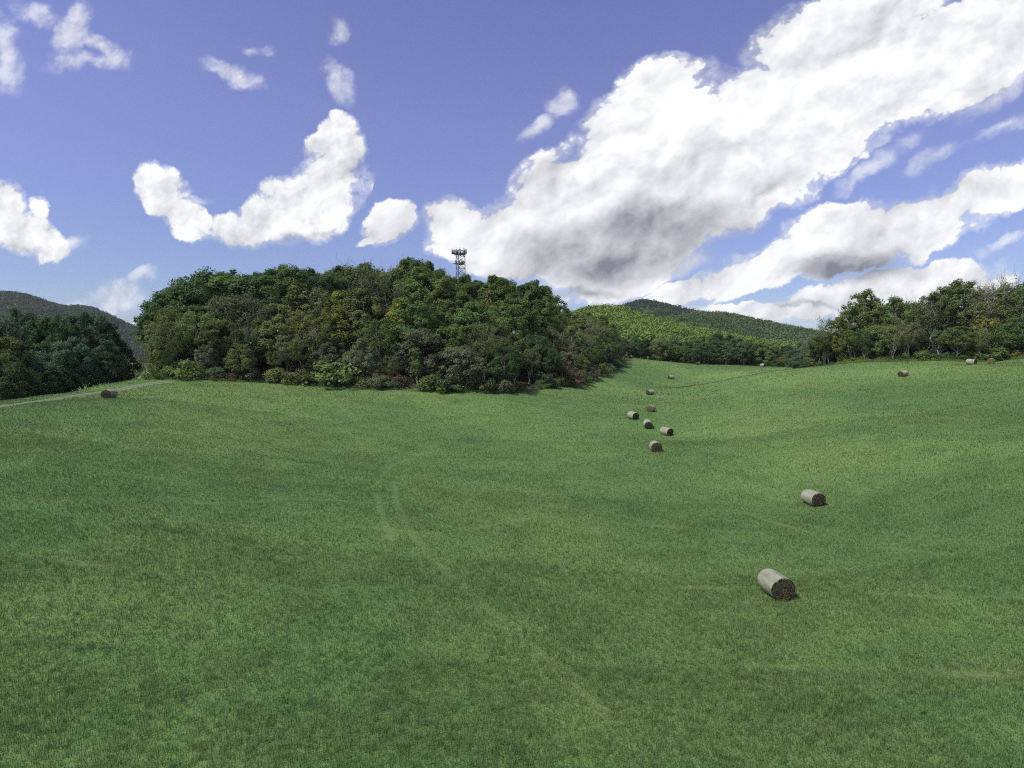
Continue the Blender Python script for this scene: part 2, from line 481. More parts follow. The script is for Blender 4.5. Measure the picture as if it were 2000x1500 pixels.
M_FIELD, M_BLADE = mat_field(), mat_blade()
LEAF = {
    'dark green':    mat_leaf('dark_green_leaves', (0.047, 0.094, 0.041), (0.095, 0.156, 0.064)),
    'mid green':     mat_leaf('mid_green_leaves', (0.085, 0.139, 0.045), (0.154, 0.222, 0.070)),
    'olive':         mat_leaf('olive_leaves', (0.107, 0.141, 0.051), (0.186, 0.220, 0.081), (0.205, 0.187, 0.087)),
    'grey olive':    mat_leaf('grey_olive_leaves', (0.101, 0.132, 0.077), (0.173, 0.207, 0.122), (0.185, 0.168, 0.112)),
    'yellow green':  mat_leaf('yellow_green_leaves', (0.130, 0.174, 0.038), (0.237, 0.264, 0.057), (0.316, 0.264, 0.054)),
    'light green':   mat_leaf('light_green_leaves', (0.096, 0.157, 0.051), (0.161, 0.235, 0.081)),
    'bluish green':  mat_leaf('bluish_green_leaves', (0.063, 0.116, 0.066), (0.119, 0.180, 0.109)),
    'reddish brown': mat_leaf('reddish_brown_leaves', (0.117, 0.081, 0.066), (0.182, 0.122, 0.098), (0.111, 0.139, 0.064)),
}
BARK = {'dark': mat_bark('dark_bark', (0.045, 0.038, 0.030), (0.085, 0.072, 0.058)),
        'pale': mat_bark('pale_bark', (0.20, 0.185, 0.165), (0.36, 0.34, 0.31)),
        'grey': mat_bark('grey_bark', (0.10, 0.090, 0.078), (0.17, 0.155, 0.135))}

# ------------------------------------------------------------------ ground
gv = np.stack([XX, YY, ZZ], -1).reshape(-1, 3)
ground = link('meadow', mesh_np('meadow', gv, grid_faces(len(GY), len(GX)), M_FIELD), kind='structure')

# ------------------------------------------------------------------ tree builder
def tube(V, Fc, pts, rad, sides=5):
    pts = [np.asarray(p, float) for p in pts]
    base = len(V)
    n = len(pts)
    for i, p in enumerate(pts):
        t = pts[min(i + 1, n - 1)] - pts[max(i - 1, 0)]
        t = t / (np.linalg.norm(t) + 1e-9)
        a = np.cross(t, (0.0, 0.0, 1.0) if abs(t[2]) < 0.9 else (1.0, 0.0, 0.0)); a /= np.linalg.norm(a)
        b = np.cross(t, a)
        for k in range(sides):
            an = 2 * math.pi * k / sides
            V.append(p + rad[i] * (math.cos(an) * a + math.sin(an) * b))
    for i in range(n - 1):
        for k in range(sides):
            k2 = (k + 1) % sides
            Fc.append((base + i * sides + k, base + i * sides + k2, base + (i + 1) * sides + k2, base + (i + 1) * sides + k))

def leaves(centres, normals, size, rng, aspect=0.62):
    n = len(centres)
    normals = normals / (np.linalg.norm(normals, axis=1, keepdims=True) + 1e-9)
    r = rng.normal(size=(n, 3))
    a = np.cross(normals, r); a /= (np.linalg.norm(a, axis=1, keepdims=True) + 1e-9)
    b = np.cross(normals, a)
    L = (size * rng.uniform(0.7, 1.3, n))[:, None] * 0.5
    Wd = L * aspect
    v = np.stack([centres - a * L, centres + b * Wd + a * L * 0.1, centres + a * L, centres - b * Wd + a * L * 0.1], 1)
    return v.reshape(-1, 3), np.arange(n * 4).reshape(n, 4)

def crooked(p0, p1, rng, n=4, wob=0.08):
    p0, p1 = np.asarray(p0, float), np.asarray(p1, float)
    L = np.linalg.norm(p1 - p0)
    return [p0 + (p1 - p0) * t + rng.normal(size=3) * wob * L * math.sin(math.pi * t) for t in np.linspace(0, 1, n)]

def make_tree(name, H=15.0, crown_lo=0.28, rx=0.30, top=1.0, limbs=9, clusters=46, per=110, leaf=0.42, cl_r=1.25,
              trunk_r=0.22, stems=1, twigs=0, flat=0.8, lean=0.0, seed=1, openness=0.5, fingers=0, taper=0.25):
    """one tree: trunk with limbs (one mesh) and a leafy crown (one mesh), about H metres tall"""
    rng = np.random.default_rng(seed)
    V, Fc = [], []
    cz0, cz1 = crown_lo * H, top * H
    cc, ch = (cz0 + cz1) / 2, (cz1 - cz0) / 2
    R = rx * H
    # cluster centres: mostly near the shell of an egg, uneven
    C = []
    ph = rng.uniform(0, 6.28, 4)
    while len(C) < clusters:
        v = rng.normal(size=3); v /= np.linalg.norm(v)
        rr = rng.uniform(openness, 1.0) ** 0.6
        az = math.atan2(v[1], v[0])
        lob = 1 + 0.16 * math.sin(2 * az + ph[0]) + 0.13 * math.sin(3 * az + ph[1] + 3 * v[2])
        w = 1.0 - taper * max(0, v[2]) + 0.12 * min(0, v[2])
        c = np.array([v[0] * R * rr * lob * w, v[1] * R * rr * lob * w, cc + v[2] * (ch - cl_r * 0.6) * rr])
        C.append(c)
    for k in range(fingers):
        a = rng.uniform(0, 6.28); q = rng.uniform(0.05, 0.36)
        for t in (0.0, 0.35, 0.7, 1.0):
            C.append(np.array([math.cos(a) * R * q, math.sin(a) * R * q, cz1 - 0.05 * H - (1 - t) * 0.17 * H + rng.uniform(-.02, .02) * H]))
    C = np.array(C)
    C[:, 0] += lean * C[:, 2]
    # stems
    tips = []
    for s in range(stems):
        a = rng.uniform(0, 6.28)
        off = (0.0 if stems == 1 else 0.05 * H)
        p0 = np.array([math.cos(a) * off * 0.3, math.sin(a) * off * 0.3, -0.4])
        p1 = np.array([math.cos(a) * off * 2 + lean * H * 0.85, math.sin(a) * off * 2, H * (0.86 if stems == 1 else rng.uniform(0.6, 0.85))])
        tp = crooked(p0, p1, rng, 7, 0.035)
        rr = trunk_r if stems == 1 else trunk_r * rng.uniform(0.5, 0.8)
        tube(V, Fc, tp, [rr * (1.25 if i == 0 else 1.0) * (1 - 0.88 * i / 6) for i in range(7)], 7)
        tips.append(tp)
    # limbs from the stems out to spread points, then twigs to each cluster
    order = rng.permutation(len(C))
    nodes = []
    for k in range(limbs):
        c = C[order[k % len(C)]]
        tp = tips[k % len(tips)]
        hz = np.clip((c[2] - 0.25 * H - 0.25 * np.hypot(c[0], c[1])) / H, 0.12, 0.80)
        i = min(int(hz / 0.86 * 6), 5)
        st = tp[i] + (tp[i + 1] - tp[i]) * rng.uniform(0, 1)
        lb = crooked(st, c, rng, 5, 0.09)
        r0 = trunk_r * 0.42 * (1 - 0.5 * hz)
        tube(V, Fc, lb, [r0 * (1 - 0.8 * q / 4) for q in range(5)], 5)
        nodes += lb[1:]
    nodes += [p for tp in tips for p in tp[3:]]
    N = np.array(nodes)
    for c in C:
        j = np.argmin(((N - c) ** 2).sum(1) + 3.0 * np.maximum(0, N[:, 2] - c[2]))
        if np.linalg.norm(N[j] - c) > 0.3:
            tube(V, Fc, crooked(N[j], c, rng, 3, 0.08), [0.045, 0.032, 0.018], 3)
    for k in range(twigs):
        c = C[rng.integers(len(C))]
        dv = (c - np.array([lean * c[2], 0, cc - 0.3 * H])); dv /= np.linalg.norm(dv)
        e = c + (dv + rng.normal(size=3) * 0.45 + np.array([0, 0, 0.35])) * rng.uniform(0.6, 1.7)
        tube(V, Fc, crooked(c, e, rng, 3, 0.1), [0.022, 0.016, 0.008], 3)
    tm = mesh_np(name + '_trunk', np.array(V), np.array(Fc), None)
    # leaves
    cs, ns = [], []
    for c in C:
        m = int(per * 1.35 * rng.uniform(0.65, 1.3))
        if m < 1: continue
        rad = cl_r * rng.uniform(0.7, 1.25)
        v = rng.normal(size=(m, 3)); v /= np.linalg.norm(v, axis=1, keepdims=True)
        q = rng.uniform(0.25, 1.0, m) ** 0.55
        o = v * (rad * q)[:, None] * np.array([1.0, 1.0, flat])
        cs.append(c + o)
        outw = (c - np.array([lean * c[2], 0, cc])); outw /= (np.linalg.norm(outw) + 1e-6)
        ns.append(v * 0.9 + outw * 0.5 + np.array([0, 0, 0.55]) + rng.normal(size=(m, 3)) * 0.55)
    cs, ns = np.concatenate(cs), np.concatenate(ns)
    keep = cs[:, 2] > 0.05
    lv, lf = leaves(cs[keep], ns[keep], leaf * 0.85, rng)
    cm = mesh_np(name + '_crown', lv, lf, None, smooth_shade=False)
    for me in (tm, cm):
        me.materials.append(None)
    return dict(H=H, R=R, trunk=tm, crown=cm)

def make_bush(name, H=2.2, R=1.6, clusters=16, per=85, leaf=0.26, seed=1, stems=6, arch=0.0):
    rng = np.random.default_rng(seed)
    V, Fc, C = [], [], []
    for k in range(clusters):
        a = rng.uniform(0, 6.28); q = math.sqrt(rng.uniform(0, 1)); zz = rng.uniform(0.12, 1.0)
        w = math.sqrt(max(0.02, 1 - (zz * 0.9) ** 2))
        C.append(np.array([math.cos(a) * R * q * w, math.sin(a) * R * q * w, H * zz * 0.86]))
    C = np.array(C)
    for k in range(stems):
        c = C[k % clusters]
        a = rng.uniform(0, 6.28)
        tube(V, Fc, crooked((math.cos(a) * 0.2, math.sin(a) * 0.2, -0.15), c, rng, 4, 0.12), [0.05, 0.04, 0.03, 0.015], 4)
    cs, ns = [], []
    for c in C:
        m = int(per * rng.uniform(0.6, 1.3)); rad = 0.34 * min(H, R * 1.2) * rng.uniform(0.7, 1.25)
        v = rng.normal(size=(m, 3)); v /= np.linalg.norm(v, axis=1, keepdims=True)
        cs.append(c + v * (rad * rng.uniform(0.3, 1, m) ** 0.6)[:, None] * np.array([1.1, 1.1, 0.85]))
        ns.append(v + np.array([0, 0, 0.6]) + rng.normal(size=(m, 3)) * 0.5)
    cs, ns = np.concatenate(cs), np.concatenate(ns)
    cs[:, 2] = np.abs(cs[:, 2])
    lv, lf = leaves(cs, ns, leaf, rng)
    tm, cm = mesh_np(name + '_stems', np.array(V), np.array(Fc), None), mesh_np(name + '_crown', lv, lf, None, smooth_shade=False)
    for me in (tm, cm):
        me.materials.append(None)
    return dict(H=H, R=R, trunk=tm, crown=cm)

SHAPES = {
    'round':   [make_tree('round_tree', 15, 0.22, 0.30, clusters=86, per=85, seed=11, cl_r=0.92), make_tree('round_tree', 15, 0.25, 0.33, clusters=93, per=82, seed=12, limbs=11, cl_r=0.92)],
    'oak':     [make_tree('oak_tree', 16, 0.28, 0.34, clusters=96, per=95, leaf=0.46, cl_r=1.11, seed=13, limbs=12, trunk_r=0.32),
                make_tree('oak_tree', 16, 0.30, 0.30, clusters=83, per=95, leaf=0.46, cl_r=1.07, seed=14, limbs=11, trunk_r=0.3)],
    'slender': [make_tree('slender_tree', 18, 0.26, 0.17, clusters=70, per=82, seed=15, cl_r=0.89, fingers=4, openness=0.3, taper=0.5),
                make_tree('slender_tree', 18, 0.32, 0.19, clusters=70, per=78, seed=16, cl_r=0.89, fingers=5, openness=0.3, taper=0.5),
                make_tree('slender_tree', 18, 0.30, 0.21, clusters=77, per=75, seed=17, cl_r=0.85, fingers=6, openness=0.3, taper=0.5)],
    'bushy':   [make_tree('bushy_tree', 10, 0.06, 0.34, clusters=90, per=71, seed=18, cl_r=0.85, leaf=0.36, stems=3, trunk_r=0.16),
                make_tree('bushy_tree', 10, 0.04, 0.38, clusters=96, per=71, seed=19, cl_r=0.85, leaf=0.36, stems=2, trunk_r=0.18)],
    'thin':    [make_tree('thin_tree', 14, 0.30, 0.30, clusters=70, per=35, seed=20, twigs=160, leaf=0.34, limbs=14, stems=2, cl_r=0.96),
                make_tree('thin_tree', 14, 0.34, 0.27, clusters=64, per=33, seed=21, twigs=170, leaf=0.34, limbs=13, cl_r=0.96, lean=0.05)],
    'bare':    [make_tree('bare_tree', 15, 0.36, 0.26, clusters=77, per=9, seed=22, twigs=380, leaf=0.30, limbs=18, cl_r=0.89),
                make_tree('bare_tree', 15, 0.40, 0.23, clusters=67, per=12, seed=23, twigs=340, leaf=0.30, limbs=16, cl_r=0.89)],
    'high':    [make_tree('high_crowned_tree', 17, 0.48, 0.24, clusters=61, per=53, seed=24, limbs=13, cl_r=0.93, twigs=60, trunk_r=0.2),
                make_tree('high_crowned_tree', 17, 0.44, 0.28, clusters=67, per=49, seed=25, limbs=14, cl_r=0.96, twigs=80, lean=-0.06, trunk_r=0.2)],
    'bush':    [make_bush('shrub', 2.4, 1.8, 18, 95, seed=31), make_bush('shrub', 2.0, 2.1, 20, 90, seed=32), make_bush('shrub', 2.8, 1.6, 18, 95, seed=33)],
}
SHAPE_WORDS = {'round': 'round-crowned tree', 'oak': 'broad dense tree', 'slender': 'tall narrow tree', 'bushy': 'low bushy tree',
               'thin': 'thinly leaved tree', 'bare': 'nearly bare twiggy tree', 'high': 'long-trunked tree', 'bush': 'shrub'}
NAMES = {'round': 'round_tree', 'oak': 'broad_tree', 'slender': 'slender_tree', 'bushy': 'bushy_tree', 'thin': 'thin_leaved_tree',
         'bare': 'bare_tree', 'high': 'long_trunked_tree', 'bush': 'shrub'}
PLANTS = []      # (empty, colour, shape, place phrase, group, image x)

def plant(shape, colour, x, y, h, rng, place, group, bark='dark', spread=1.0, variant=None):
    pr = SHAPES[shape][rng.integers(len(SHAPES[shape])) if variant is None else variant]
    z = float(height(x, y))
    e = bpy.data.objects.new(NAMES[shape], None)
    COL.objects.link(e)
    e.empty_display_size = 0.5
    e.location = (x, y, z - 0.05)
    e.rotation_euler = (0, 0, rng.uniform(0, 6.28))
    s = h / pr['H']
    e.scale = (s * spread, s * spread, s)
    for nm, me, mt in (('stem' if shape == 'bush' else 'trunk', pr['trunk'], BARK[bark]), ('foliage' if shape == 'bush' else 'crown', pr['crown'], LEAF[colour])):
        c = bpy.data.objects.new(nm, me)
        COL.objects.link(c)
        c.parent = e
        c.material_slots[0].link = 'OBJECT'
        c.material_slots[0].material = mt
    e['category'] = 'shrub' if shape == 'bush' else 'tree'
    e['group'] = group
    PLANTS.append((e, colour, shape, place, group, project((x, y, z))[0]))
    return e

def in_poly(x, y, poly):
    c = False
    n = len(poly)
    for i in range(n):
        x1, y1 = poly[i]; x2, y2 = poly[i - 1]
        if (y1 > y) != (y2 > y) and x < (x2 - x1) * (y - y1) / (y2 - y1) + x1:
            c = not c
    return c

def seg_dist(p, pts):
    best = 1e9
    for a, b in zip(pts[:-1], pts[1:]):
        ab = b - a
        t = np.clip(np.dot(p - a, ab) / np.dot(ab, ab), 0, 1)
        best = min(best, np.linalg.norm(p - a - t * ab))
    return best

def choose(rng, table):
    k = rng.uniform(0, sum(w for _, w in table))
    for v, w in table:
        k -= w
        if k <= 0: return v
    return table[-1][0]

# ------------------------------------------------------------------ the wooded knoll
rk = np.random.default_rng(21)
edge_xy = [P(*q)[:2] for q in EDGE]
back = [G(px, D, 0)[:2] for px, D in ((1212, 275), (1080, 240), (900, 215), (650, 205), (430, 185), (345, 160), (312, 130))]
poly = edge_xy + back
SIL_X = [285, 300, 330, 370, 430, 500, 560, 600, 640, 700, 745, 770, 790, 810, 850, 880, 920, 945, 965, 985, 1005, 1040, 1080, 1100, 1130, 1150, 1180, 1200, 1222, 1240]
SIL_Y = [650, 606, 565, 542, 520, 520, 505, 507, 514, 500, 512, 522, 503, 500, 514, 540, 542, 545, 532, 537, 556, 541, 560, 585, 592, 600, 606, 636, 690, 700]
pts = []
tries = 0
minx, maxx = min(p[0] for p in poly), max(p[0] for p in poly)
miny, maxy = min(p[1] for p in poly), max(p[1] for p in poly)
while tries < 14000:
    tries += 1
    x, y = rk.uniform(minx, maxx), rk.uniform(miny, maxy)
    if not in_poly(x, y, poly): continue
    t = seg_dist(np.array([x, y]), edge_xy)
    sp = 3.6 if t < 8 else (4.4 if t < 18 else 5.6)
    if t < 1.6 or t > 62: continue
    if any((x - a) ** 2 + (y - b) ** 2 < sp * sp for a, b, _ in pts): continue
    pts.append((x, y, t))
for x, y, t in pts:
    z = float(height(x, y))
    px, py, D = project((x, y, z))
    if px < 318: continue
    s = np.interp(px, SIL_X, SIL_Y)
    hmax = (py - s) * D / F
    if hmax < 3.5: continue
    if t < 6:   nat = rk.uniform(5.5, 10)
    elif t < 14: nat = rk.uniform(9, 14.5)
    elif t < 24: nat = rk.uniform(13, 19)
    else:       nat = hmax * rk.uniform(0.88, 1.0) if hmax < 26 else rk.uniform(19, 25)
    h = min(nat, hmax * rk.uniform(0.92, 1.0))
    if h < 3.5: continue
    if t > 48 and h < 10: continue
    row = 'front' if t < 8 else ('mid' if t < 22 else 'crest')
    if px < 560 and row == 'crest':
        shape = choose(rk, [('oak', 6), ('round', 1)]); colr = choose(rk, [('dark green', 7), ('mid green', 1)])
    elif row == 'crest':
        if 685 < px < 765: shape = choose(rk, [('bare', 1), ('thin', 1.5), ('oak', 2), ('slender', 1)])
        elif px < 690: shape = choose(rk, [('oak', 2), ('round', 2), ('slender', 2)])
        else: shape = choose(rk, [('slender', 9), ('high', 1)])
        colr = choose(rk, [('mid green', 4), ('dark green', 3 if px < 700 else 1), ('light green', 0.3 if px < 900 else 1.2)])
    elif row == 'mid':
        shape = choose(rk, [('round', 3), ('slender', 3 if px > 640 else 1), ('thin', 2 if px < 640 else 0.8), ('bushy', 1)])
        if px < 560: colr = choose(rk, [('olive', 3), ('grey olive', 2), ('mid green', 2), ('dark green', 1)])
        elif px < 800: colr = choose(rk, [('mid green', 2), ('yellow green', 1.2), ('olive', 2.5), ('bluish green', 0.8)])
        else: colr = choose(rk, [('mid green', 4), ('light green', 2), ('olive', 2), ('yellow green', 0.5)])
    else:
        shape = choose(rk, [('bushy', 2.5), ('thin', 3), ('round', 1.0), ('high', 2.2), ('slender', 0 if px < 640 else 1.5)])
        colr = choose(rk, [('olive', 2.5), ('grey olive', 2.2), ('mid green', 2.6), ('bluish green', 0.8), ('light green', 0.6), ('dark green', 0.8)])
    bark = 'grey' if shape == 'bare' else choose(rk, [('grey', 5), ('dark', 2), ('pale', 5 if row == 'front' else 1.2 if row == 'mid' else 0.1)])
    place = {'front': 'at the knoll front', 'mid': 'on the knoll slope', 'crest': 'on the knoll crest'}[row]
    plant(shape, colr, x, y, h, rk, place, 'trees of the wooded knoll', bark, spread=rk.uniform(0.95, 1.25))

# the steep left end of the knoll
for px, D, topy, shape, colr, w in ((318, 120, 648, 'bushy', 'olive', 0.8), (330, 128, 600, 'round', 'mid green', 0.85), (345, 124, 598, 'thin', 'olive', 1.0), (352, 136, 556, 'oak', 'dark green', 0.8),
                                    (378, 134, 545, 'oak', 'dark green', 0.95), (334, 140, 575, 'oak', 'dark green', 0.7), (362, 121, 640, 'thin', 'olive', 1.1), (400, 142, 530, 'oak', 'dark green', 0.9), (324, 117, 690, 'bushy', 'mid green', 1.0)):
    q = G(px, D, 0); z = float(height(q[0], q[1])); _, py, D2 = project((q[0], q[1], z))
    plant(shape, colr, q[0], q[1], (py - topy + 8) * D2 / F, rk, 'at the knoll left end', 'trees of the wooded knoll', 'dark', spread=w)
# leafy tops in front of the mast
for px, D, topy, shape in ((882, 171, 534, 'slender'), (908, 172, 530, 'slender'), (866, 174, 532, 'slender'), (928, 170, 546, 'slender'), (700, 146, 596, 'slender'), (732, 150, 580, 'slender'), (766, 150, 584, 'slender'), (745, 158, 560, 'slender'), (715, 160, 556, 'slender'), (838, 175, 503, 'slender'), (806, 174, 497, 'slender'), (790, 172, 500, 'slender'), (822, 172, 508, 'high'), (962, 172, 530, 'slender'), (985, 170, 536, 'slender'), (1040, 172, 541, 'slender'), (1062, 172, 552, 'slender')):
    q = G(px, D, 0); z = float(height(q[0], q[1])); _, py, D2 = project((q[0], q[1], z))
    plant(shape, choose(rk, [('mid green', 3), ('light green', 1)]), q[0], q[1], (py - topy - 5) * D2 / F, rk, 'on the knoll crest', 'trees of the wooded knoll', 'grey', spread=rk.uniform(0.85, 1.05))

# leaf litter under the woods
def mat_litter():
    m, T = material('leaf_litter')
    geo = T.new('ShaderNodeNewGeometry')
    n = T.noise(geo.outputs['Position'], 1.4, 5, 0.7).outputs['Fac']
    c = T.mix(T.ss(n, 0.35, 0.65), (0.030, 0.026, 0.016, 1), (0.062, 0.056, 0.030, 1))
    sh = T.new('ShaderNodeBsdfDiffuse', ins={'Color': c})
    finish(T, sh.outputs[0])
    return m
M_LITTER = mat_litter()
def wood_floor(pl):
    pl = [tuple(q) for q in pl]
    x0, x1 = min(q[0] for q in pl), max(q[0] for q in pl)
    y0, y1 = min(q[1] for q in pl), max(q[1] for q in pl)
    V, Fc, idx = [], [], {}
    def vert(i, j):
        if (i, j) not in idx:
            idx[(i, j)] = len(V); V.append((GX[i], GY[j], ZZ[j, i] + 0.05))
        return idx[(i, j)]
    for i in np.nonzero((GX[:-1] > x0) & (GX[1:] < x1))[0]:
        for j in np.nonzero((GY[:-1] > y0) & (GY[1:] < y1))[0]:
            if all(in_poly(GX[i + a], GY[j + b], pl) for a, b in ((0, 0), (1, 0), (1, 1), (0, 1))):
                Fc.append((vert(i, j), vert(i + 1, j), vert(i + 1, j + 1), vert(i, j + 1)))
    link('wood_floor', mesh_np('wood_floor', np.array(V), np.array(Fc), M_LITTER), kind='structure')
def out(p, d):
    return p + p / np.linalg.norm(p) * d
wood_floor([out(p, 1.0) for p in edge_xy] + back)

# shrubs along the foot of the knoll
def along(pts, step, rng, jit):
    d = 0.0
    for a, b in zip(pts[:-1], pts[1:]):
        L = np.linalg.norm(b - a)
        while d < L:
            yield a + (b - a) * d / L + rng.normal(size=2) * jit
            d += step * rng.uniform(0.7, 1.3)
        d -= L
for p in along(edge_xy, 2.9, rk, 0.5):
    colr = choose(rk, [('olive', 2), ('mid green', 2), ('bluish green', 1), ('grey olive', 1.6), ('light green', 0.5), ('dark green', 1), ('reddish brown', 0.25)])
    q = p + p / np.linalg.norm(p) * rk.uniform(0.2, 1.6)
    plant('bush', colr, q[0], q[1], rk.uniform(1.3, 3.2), rk, 'at the foot of the knoll', 'shrubs along the knoll foot', spread=rk.uniform(0.9, 1.4))
for px, py, D, colr, h, w in ((1105, 752, 150, 'reddish brown', 4.2, 1.5), (1060, 760, 138, 'bluish green', 3.6, 1.3), (655, 754, 119, 'light green', 4.6, 1.4), (905, 766, 121, 'light green', 3.2, 1.3),
                              (370, 742, 114, 'light green', 3.4, 1.3), (1150, 740, 168, 'reddish brown', 3.6, 1.4)):
    q = P(px, py, D + 1)
    plant('bush', colr, q[0], q[1], h, rk, 'at the foot of the knoll', 'shrubs along the knoll foot', spread=w)

# ------------------------------------------------------------------ dark trees beyond the left brow
for px, D, topy, shape, colr in ((-140, 96, 600, 'oak', 'dark green'), (-75, 92, 615, 'oak', 'dark green'), (-25, 100, 606, 'oak', 'dark green'), (20, 98, 606, 'thin', 'dark green'),
                                 (50, 104, 604, 'oak', 'dark green'), (100, 100, 616, 'oak', 'dark green'), (78, 116, 625, 'round', 'dark green'), (135, 114, 622, 'oak', 'mid green'), (160, 106, 612, 'oak', 'dark green'), (186, 108, 610, 'round', 'dark green'),
                                 (214, 112, 634, 'round', 'dark green'), (232, 114, 668, 'bushy', 'dark green'), (10, 86, 655, 'round', 'mid green'), (60, 88, 690, 'bushy', 'bluish green'),
                                 (112, 93, 672, 'bushy', 'dark green'), (150, 97, 665, 'round', 'dark green'), (205, 103, 668, 'bushy', 'dark green'), (-60, 80, 680, 'bushy', 'dark green'),
                                 (180, 100, 700, 'bushy', 'bluish green'), (222, 106, 690, 'bushy', 'dark green'), (30, 82, 712, 'bushy', 'dark green'), (90, 88, 720, 'bushy', 'dark green'), (130, 93, 716, 'bushy', 'dark green')):
    q = G(px, D + 13, 0)
    z = float(height(q[0], q[1]))
    _, py, D2 = project((q[0], q[1], z))
    h = max((py - topy + 11) * D2 / F, 3)
    if colr == 'dark green': colr = choose(rk, [('dark green', 2), ('bluish green', 1.6), ('mid green', 0.8)])
    plant(shape, colr, q[0], q[1], h, rk, 'beyond the left brow', 'trees beyond the left brow', 'grey', spread=min(1.25, max(0.85, (14 / h) ** 0.5)) * (0.72 if px > 195 else 0.9))
for k in range(34):
    px = rk.uniform(-100, 245)
    D = np.interp(px, [-100, 0, 150, 290], [88, 101, 123, 138]) + rk.uniform(0, 4)
    q = G(px, D, 0)
    plant('bush', choose(rk, [('dark green', 4), ('bluish green', 2), ('mid green', 1)]), q[0], q[1], rk.uniform(2.2, 4.2), rk, 'beyond the left brow', 'shrubs beyond the left brow', spread=rk.uniform(1, 1.4))
for px, D, topy, shape in ((262, 190, 690, 'thin'), (280, 210, 684, 'bare'), (300, 180, 692, 'thin')):
    q = G(px, D, 0); z = float(height(q[0], q[1])); _, py, D2 = project((q[0], q[1], z))
    plant(shape, 'olive', q[0], q[1], max(4, (py - topy) * D2 / F), rk, 'in the gap left of the knoll', 'trees in the gap by the knoll')

# ------------------------------------------------------------------ wood on the right
RW = [(1575, 720, 168), (1620, 716, 163), (1660, 711, 157), (1700, 708, 152), (1780, 707, 149), (1850, 706, 147), (1920, 703, 143), (2000, 699, 139), (2150, 690, 130), (2330, 680, 118)]
redge = [P(*q)[:2] for q in RW]
RSX = [1560, 1585, 1600, 1625, 1640, 1665, 1690, 1712, 1730, 1755, 1790, 1815, 1845, 1868, 1890, 1912, 1935, 1965, 2000, 2400]
RSY = [668, 655, 640, 615, 628, 585, 568, 592, 600, 578, 578, 574, 558, 548, 566, 570, 545, 540, 546, 520]
pts = []
for t0, t1, sp, n in ((1.5, 6, 3.2, 900), (6, 14, 4.2, 900), (14, 24, 5.5, 600)):
    for k in range(n):
        i = rk.integers(len(redge) - 1)
        p = redge[i] + (redge[i + 1] - redge[i]) * rk.uniform()
        q = p + p / np.linalg.norm(p) * rk.uniform(t0, t1)
        if any((q[0] - a) ** 2 + (q[1] - b) ** 2 < sp * sp for a, b, _ in pts): continue
        pts.append((q[0], q[1], t0))
for x, y, t in pts:
    px, py, D = project((x, y, float(height(x, y))))
    hmax = (py - np.interp(px, RSX, RSY)) * D / F
    if t < 3: h = min(rk.uniform(6, 12), hmax); shape = choose(rk, [('thin', 3), ('high', 4), ('bushy', 0.6 if 1640 < px < 1790 else 2), ('round', 0.5)]); h = max(h, 8) if shape in ('high', 'thin') else h
    else:     h = hmax * rk.uniform(0.86, 1.03); shape = choose(rk, [('high', 4), ('thin', 2.5), ('round', 1.2), ('bare', 1.6 if px > 1880 else 0.5)])
    if h < 3: continue
    colr = choose(rk, [('mid green', 4), ('olive', 2.5), ('grey olive', 0.9), ('light green', 0.5), ('dark green', 0.7), ('yellow green', 0.7 if t < 8 else 0.1)])
    place = 'at the right wood front' if t < 3 else 'deep in the right wood'
    plant(shape, colr, x, y, h, rk, place, 'trees of the right-hand wood', choose(rk, [('pale', 4), ('grey', 3)]), spread=rk.uniform(0.95, 1.2))
for px, dD, topy, shape, colr, w in ((1612, 4, 612, 'thin', 'mid green', 0.75), (1660, 6, 588, 'high', 'mid green', 0.9), (1688, 7, 562, 'high', 'mid green', 1.0), (1706, 9, 590, 'thin', 'olive', 0.9), (1748, 8, 574, 'round', 'mid green', 1.0),
                                     (1790, 9, 578, 'thin', 'mid green', 1.1), (1822, 8, 566, 'high', 'mid green', 1.0), (1850, 9, 552, 'high', 'mid green', 0.95), (1872, 10, 542, 'high', 'olive', 1.0), (1905, 9, 560, 'thin', 'grey olive', 0.9),
                                     (1935, 10, 545, 'bare', 'grey olive', 0.9), (1966, 11, 534, 'bare', 'olive', 1.0), (1992, 9, 542, 'high', 'mid green', 1.0), (2030, 9, 525, 'high', 'mid green', 1.1), (2075, 9, 530, 'slender', 'mid green', 1.2)):
    D = np.interp(px, [q[0] for q in RW], [q[2] for q in RW]) + dD
    q = G(px, D, 0); z = float(height(q[0], q[1])); _, py, D2 = project((q[0], q[1], z))
    plant(shape, colr, q[0], q[1], (py - topy) * D2 / F, rk, 'deep in the right wood', 'trees of the right-hand wood', 'pale', spread=w)
for p in along(redge, 4.6, rk, 0.8):
    q = p + p / np.linalg.norm(p) * rk.uniform(6, 12)
    plant('bushy', choose(rk, [('mid green', 3), ('dark green', 2), ('olive', 2), ('bluish green', 1)]), q[0], q[1], rk.uniform(5, 8.5), rk, 'deep in the right wood', 'trees of the right-hand wood', 'grey', spread=rk.uniform(1.0, 1.3))
for p in along(redge, 3.4, rk, 0.6):
    q = p + p / np.linalg.norm(p) * rk.uniform(7, 12)
    plant('bush', choose(rk, [('dark green', 3), ('mid green', 2), ('bluish green', 1)]), q[0], q[1], rk.uniform(3.0, 4.5), rk, 'deep in the right wood', 'shrubs along the right-hand wood', spread=rk.uniform(1.1, 1.5))
for p in along(redge, 4.0, rk, 1.0):
    q = p + p / np.linalg.norm(p) * rk.uniform(15, 30)
    plant(choose(rk, [('round', 2), ('bushy', 1)]), choose(rk, [('mid green', 3), ('dark green', 2), ('olive', 1)]), q[0], q[1], rk.uniform(8, 11.5), rk, 'deep in the right wood', 'trees of the right-hand wood', 'grey', spread=rk.uniform(1.1, 1.4))
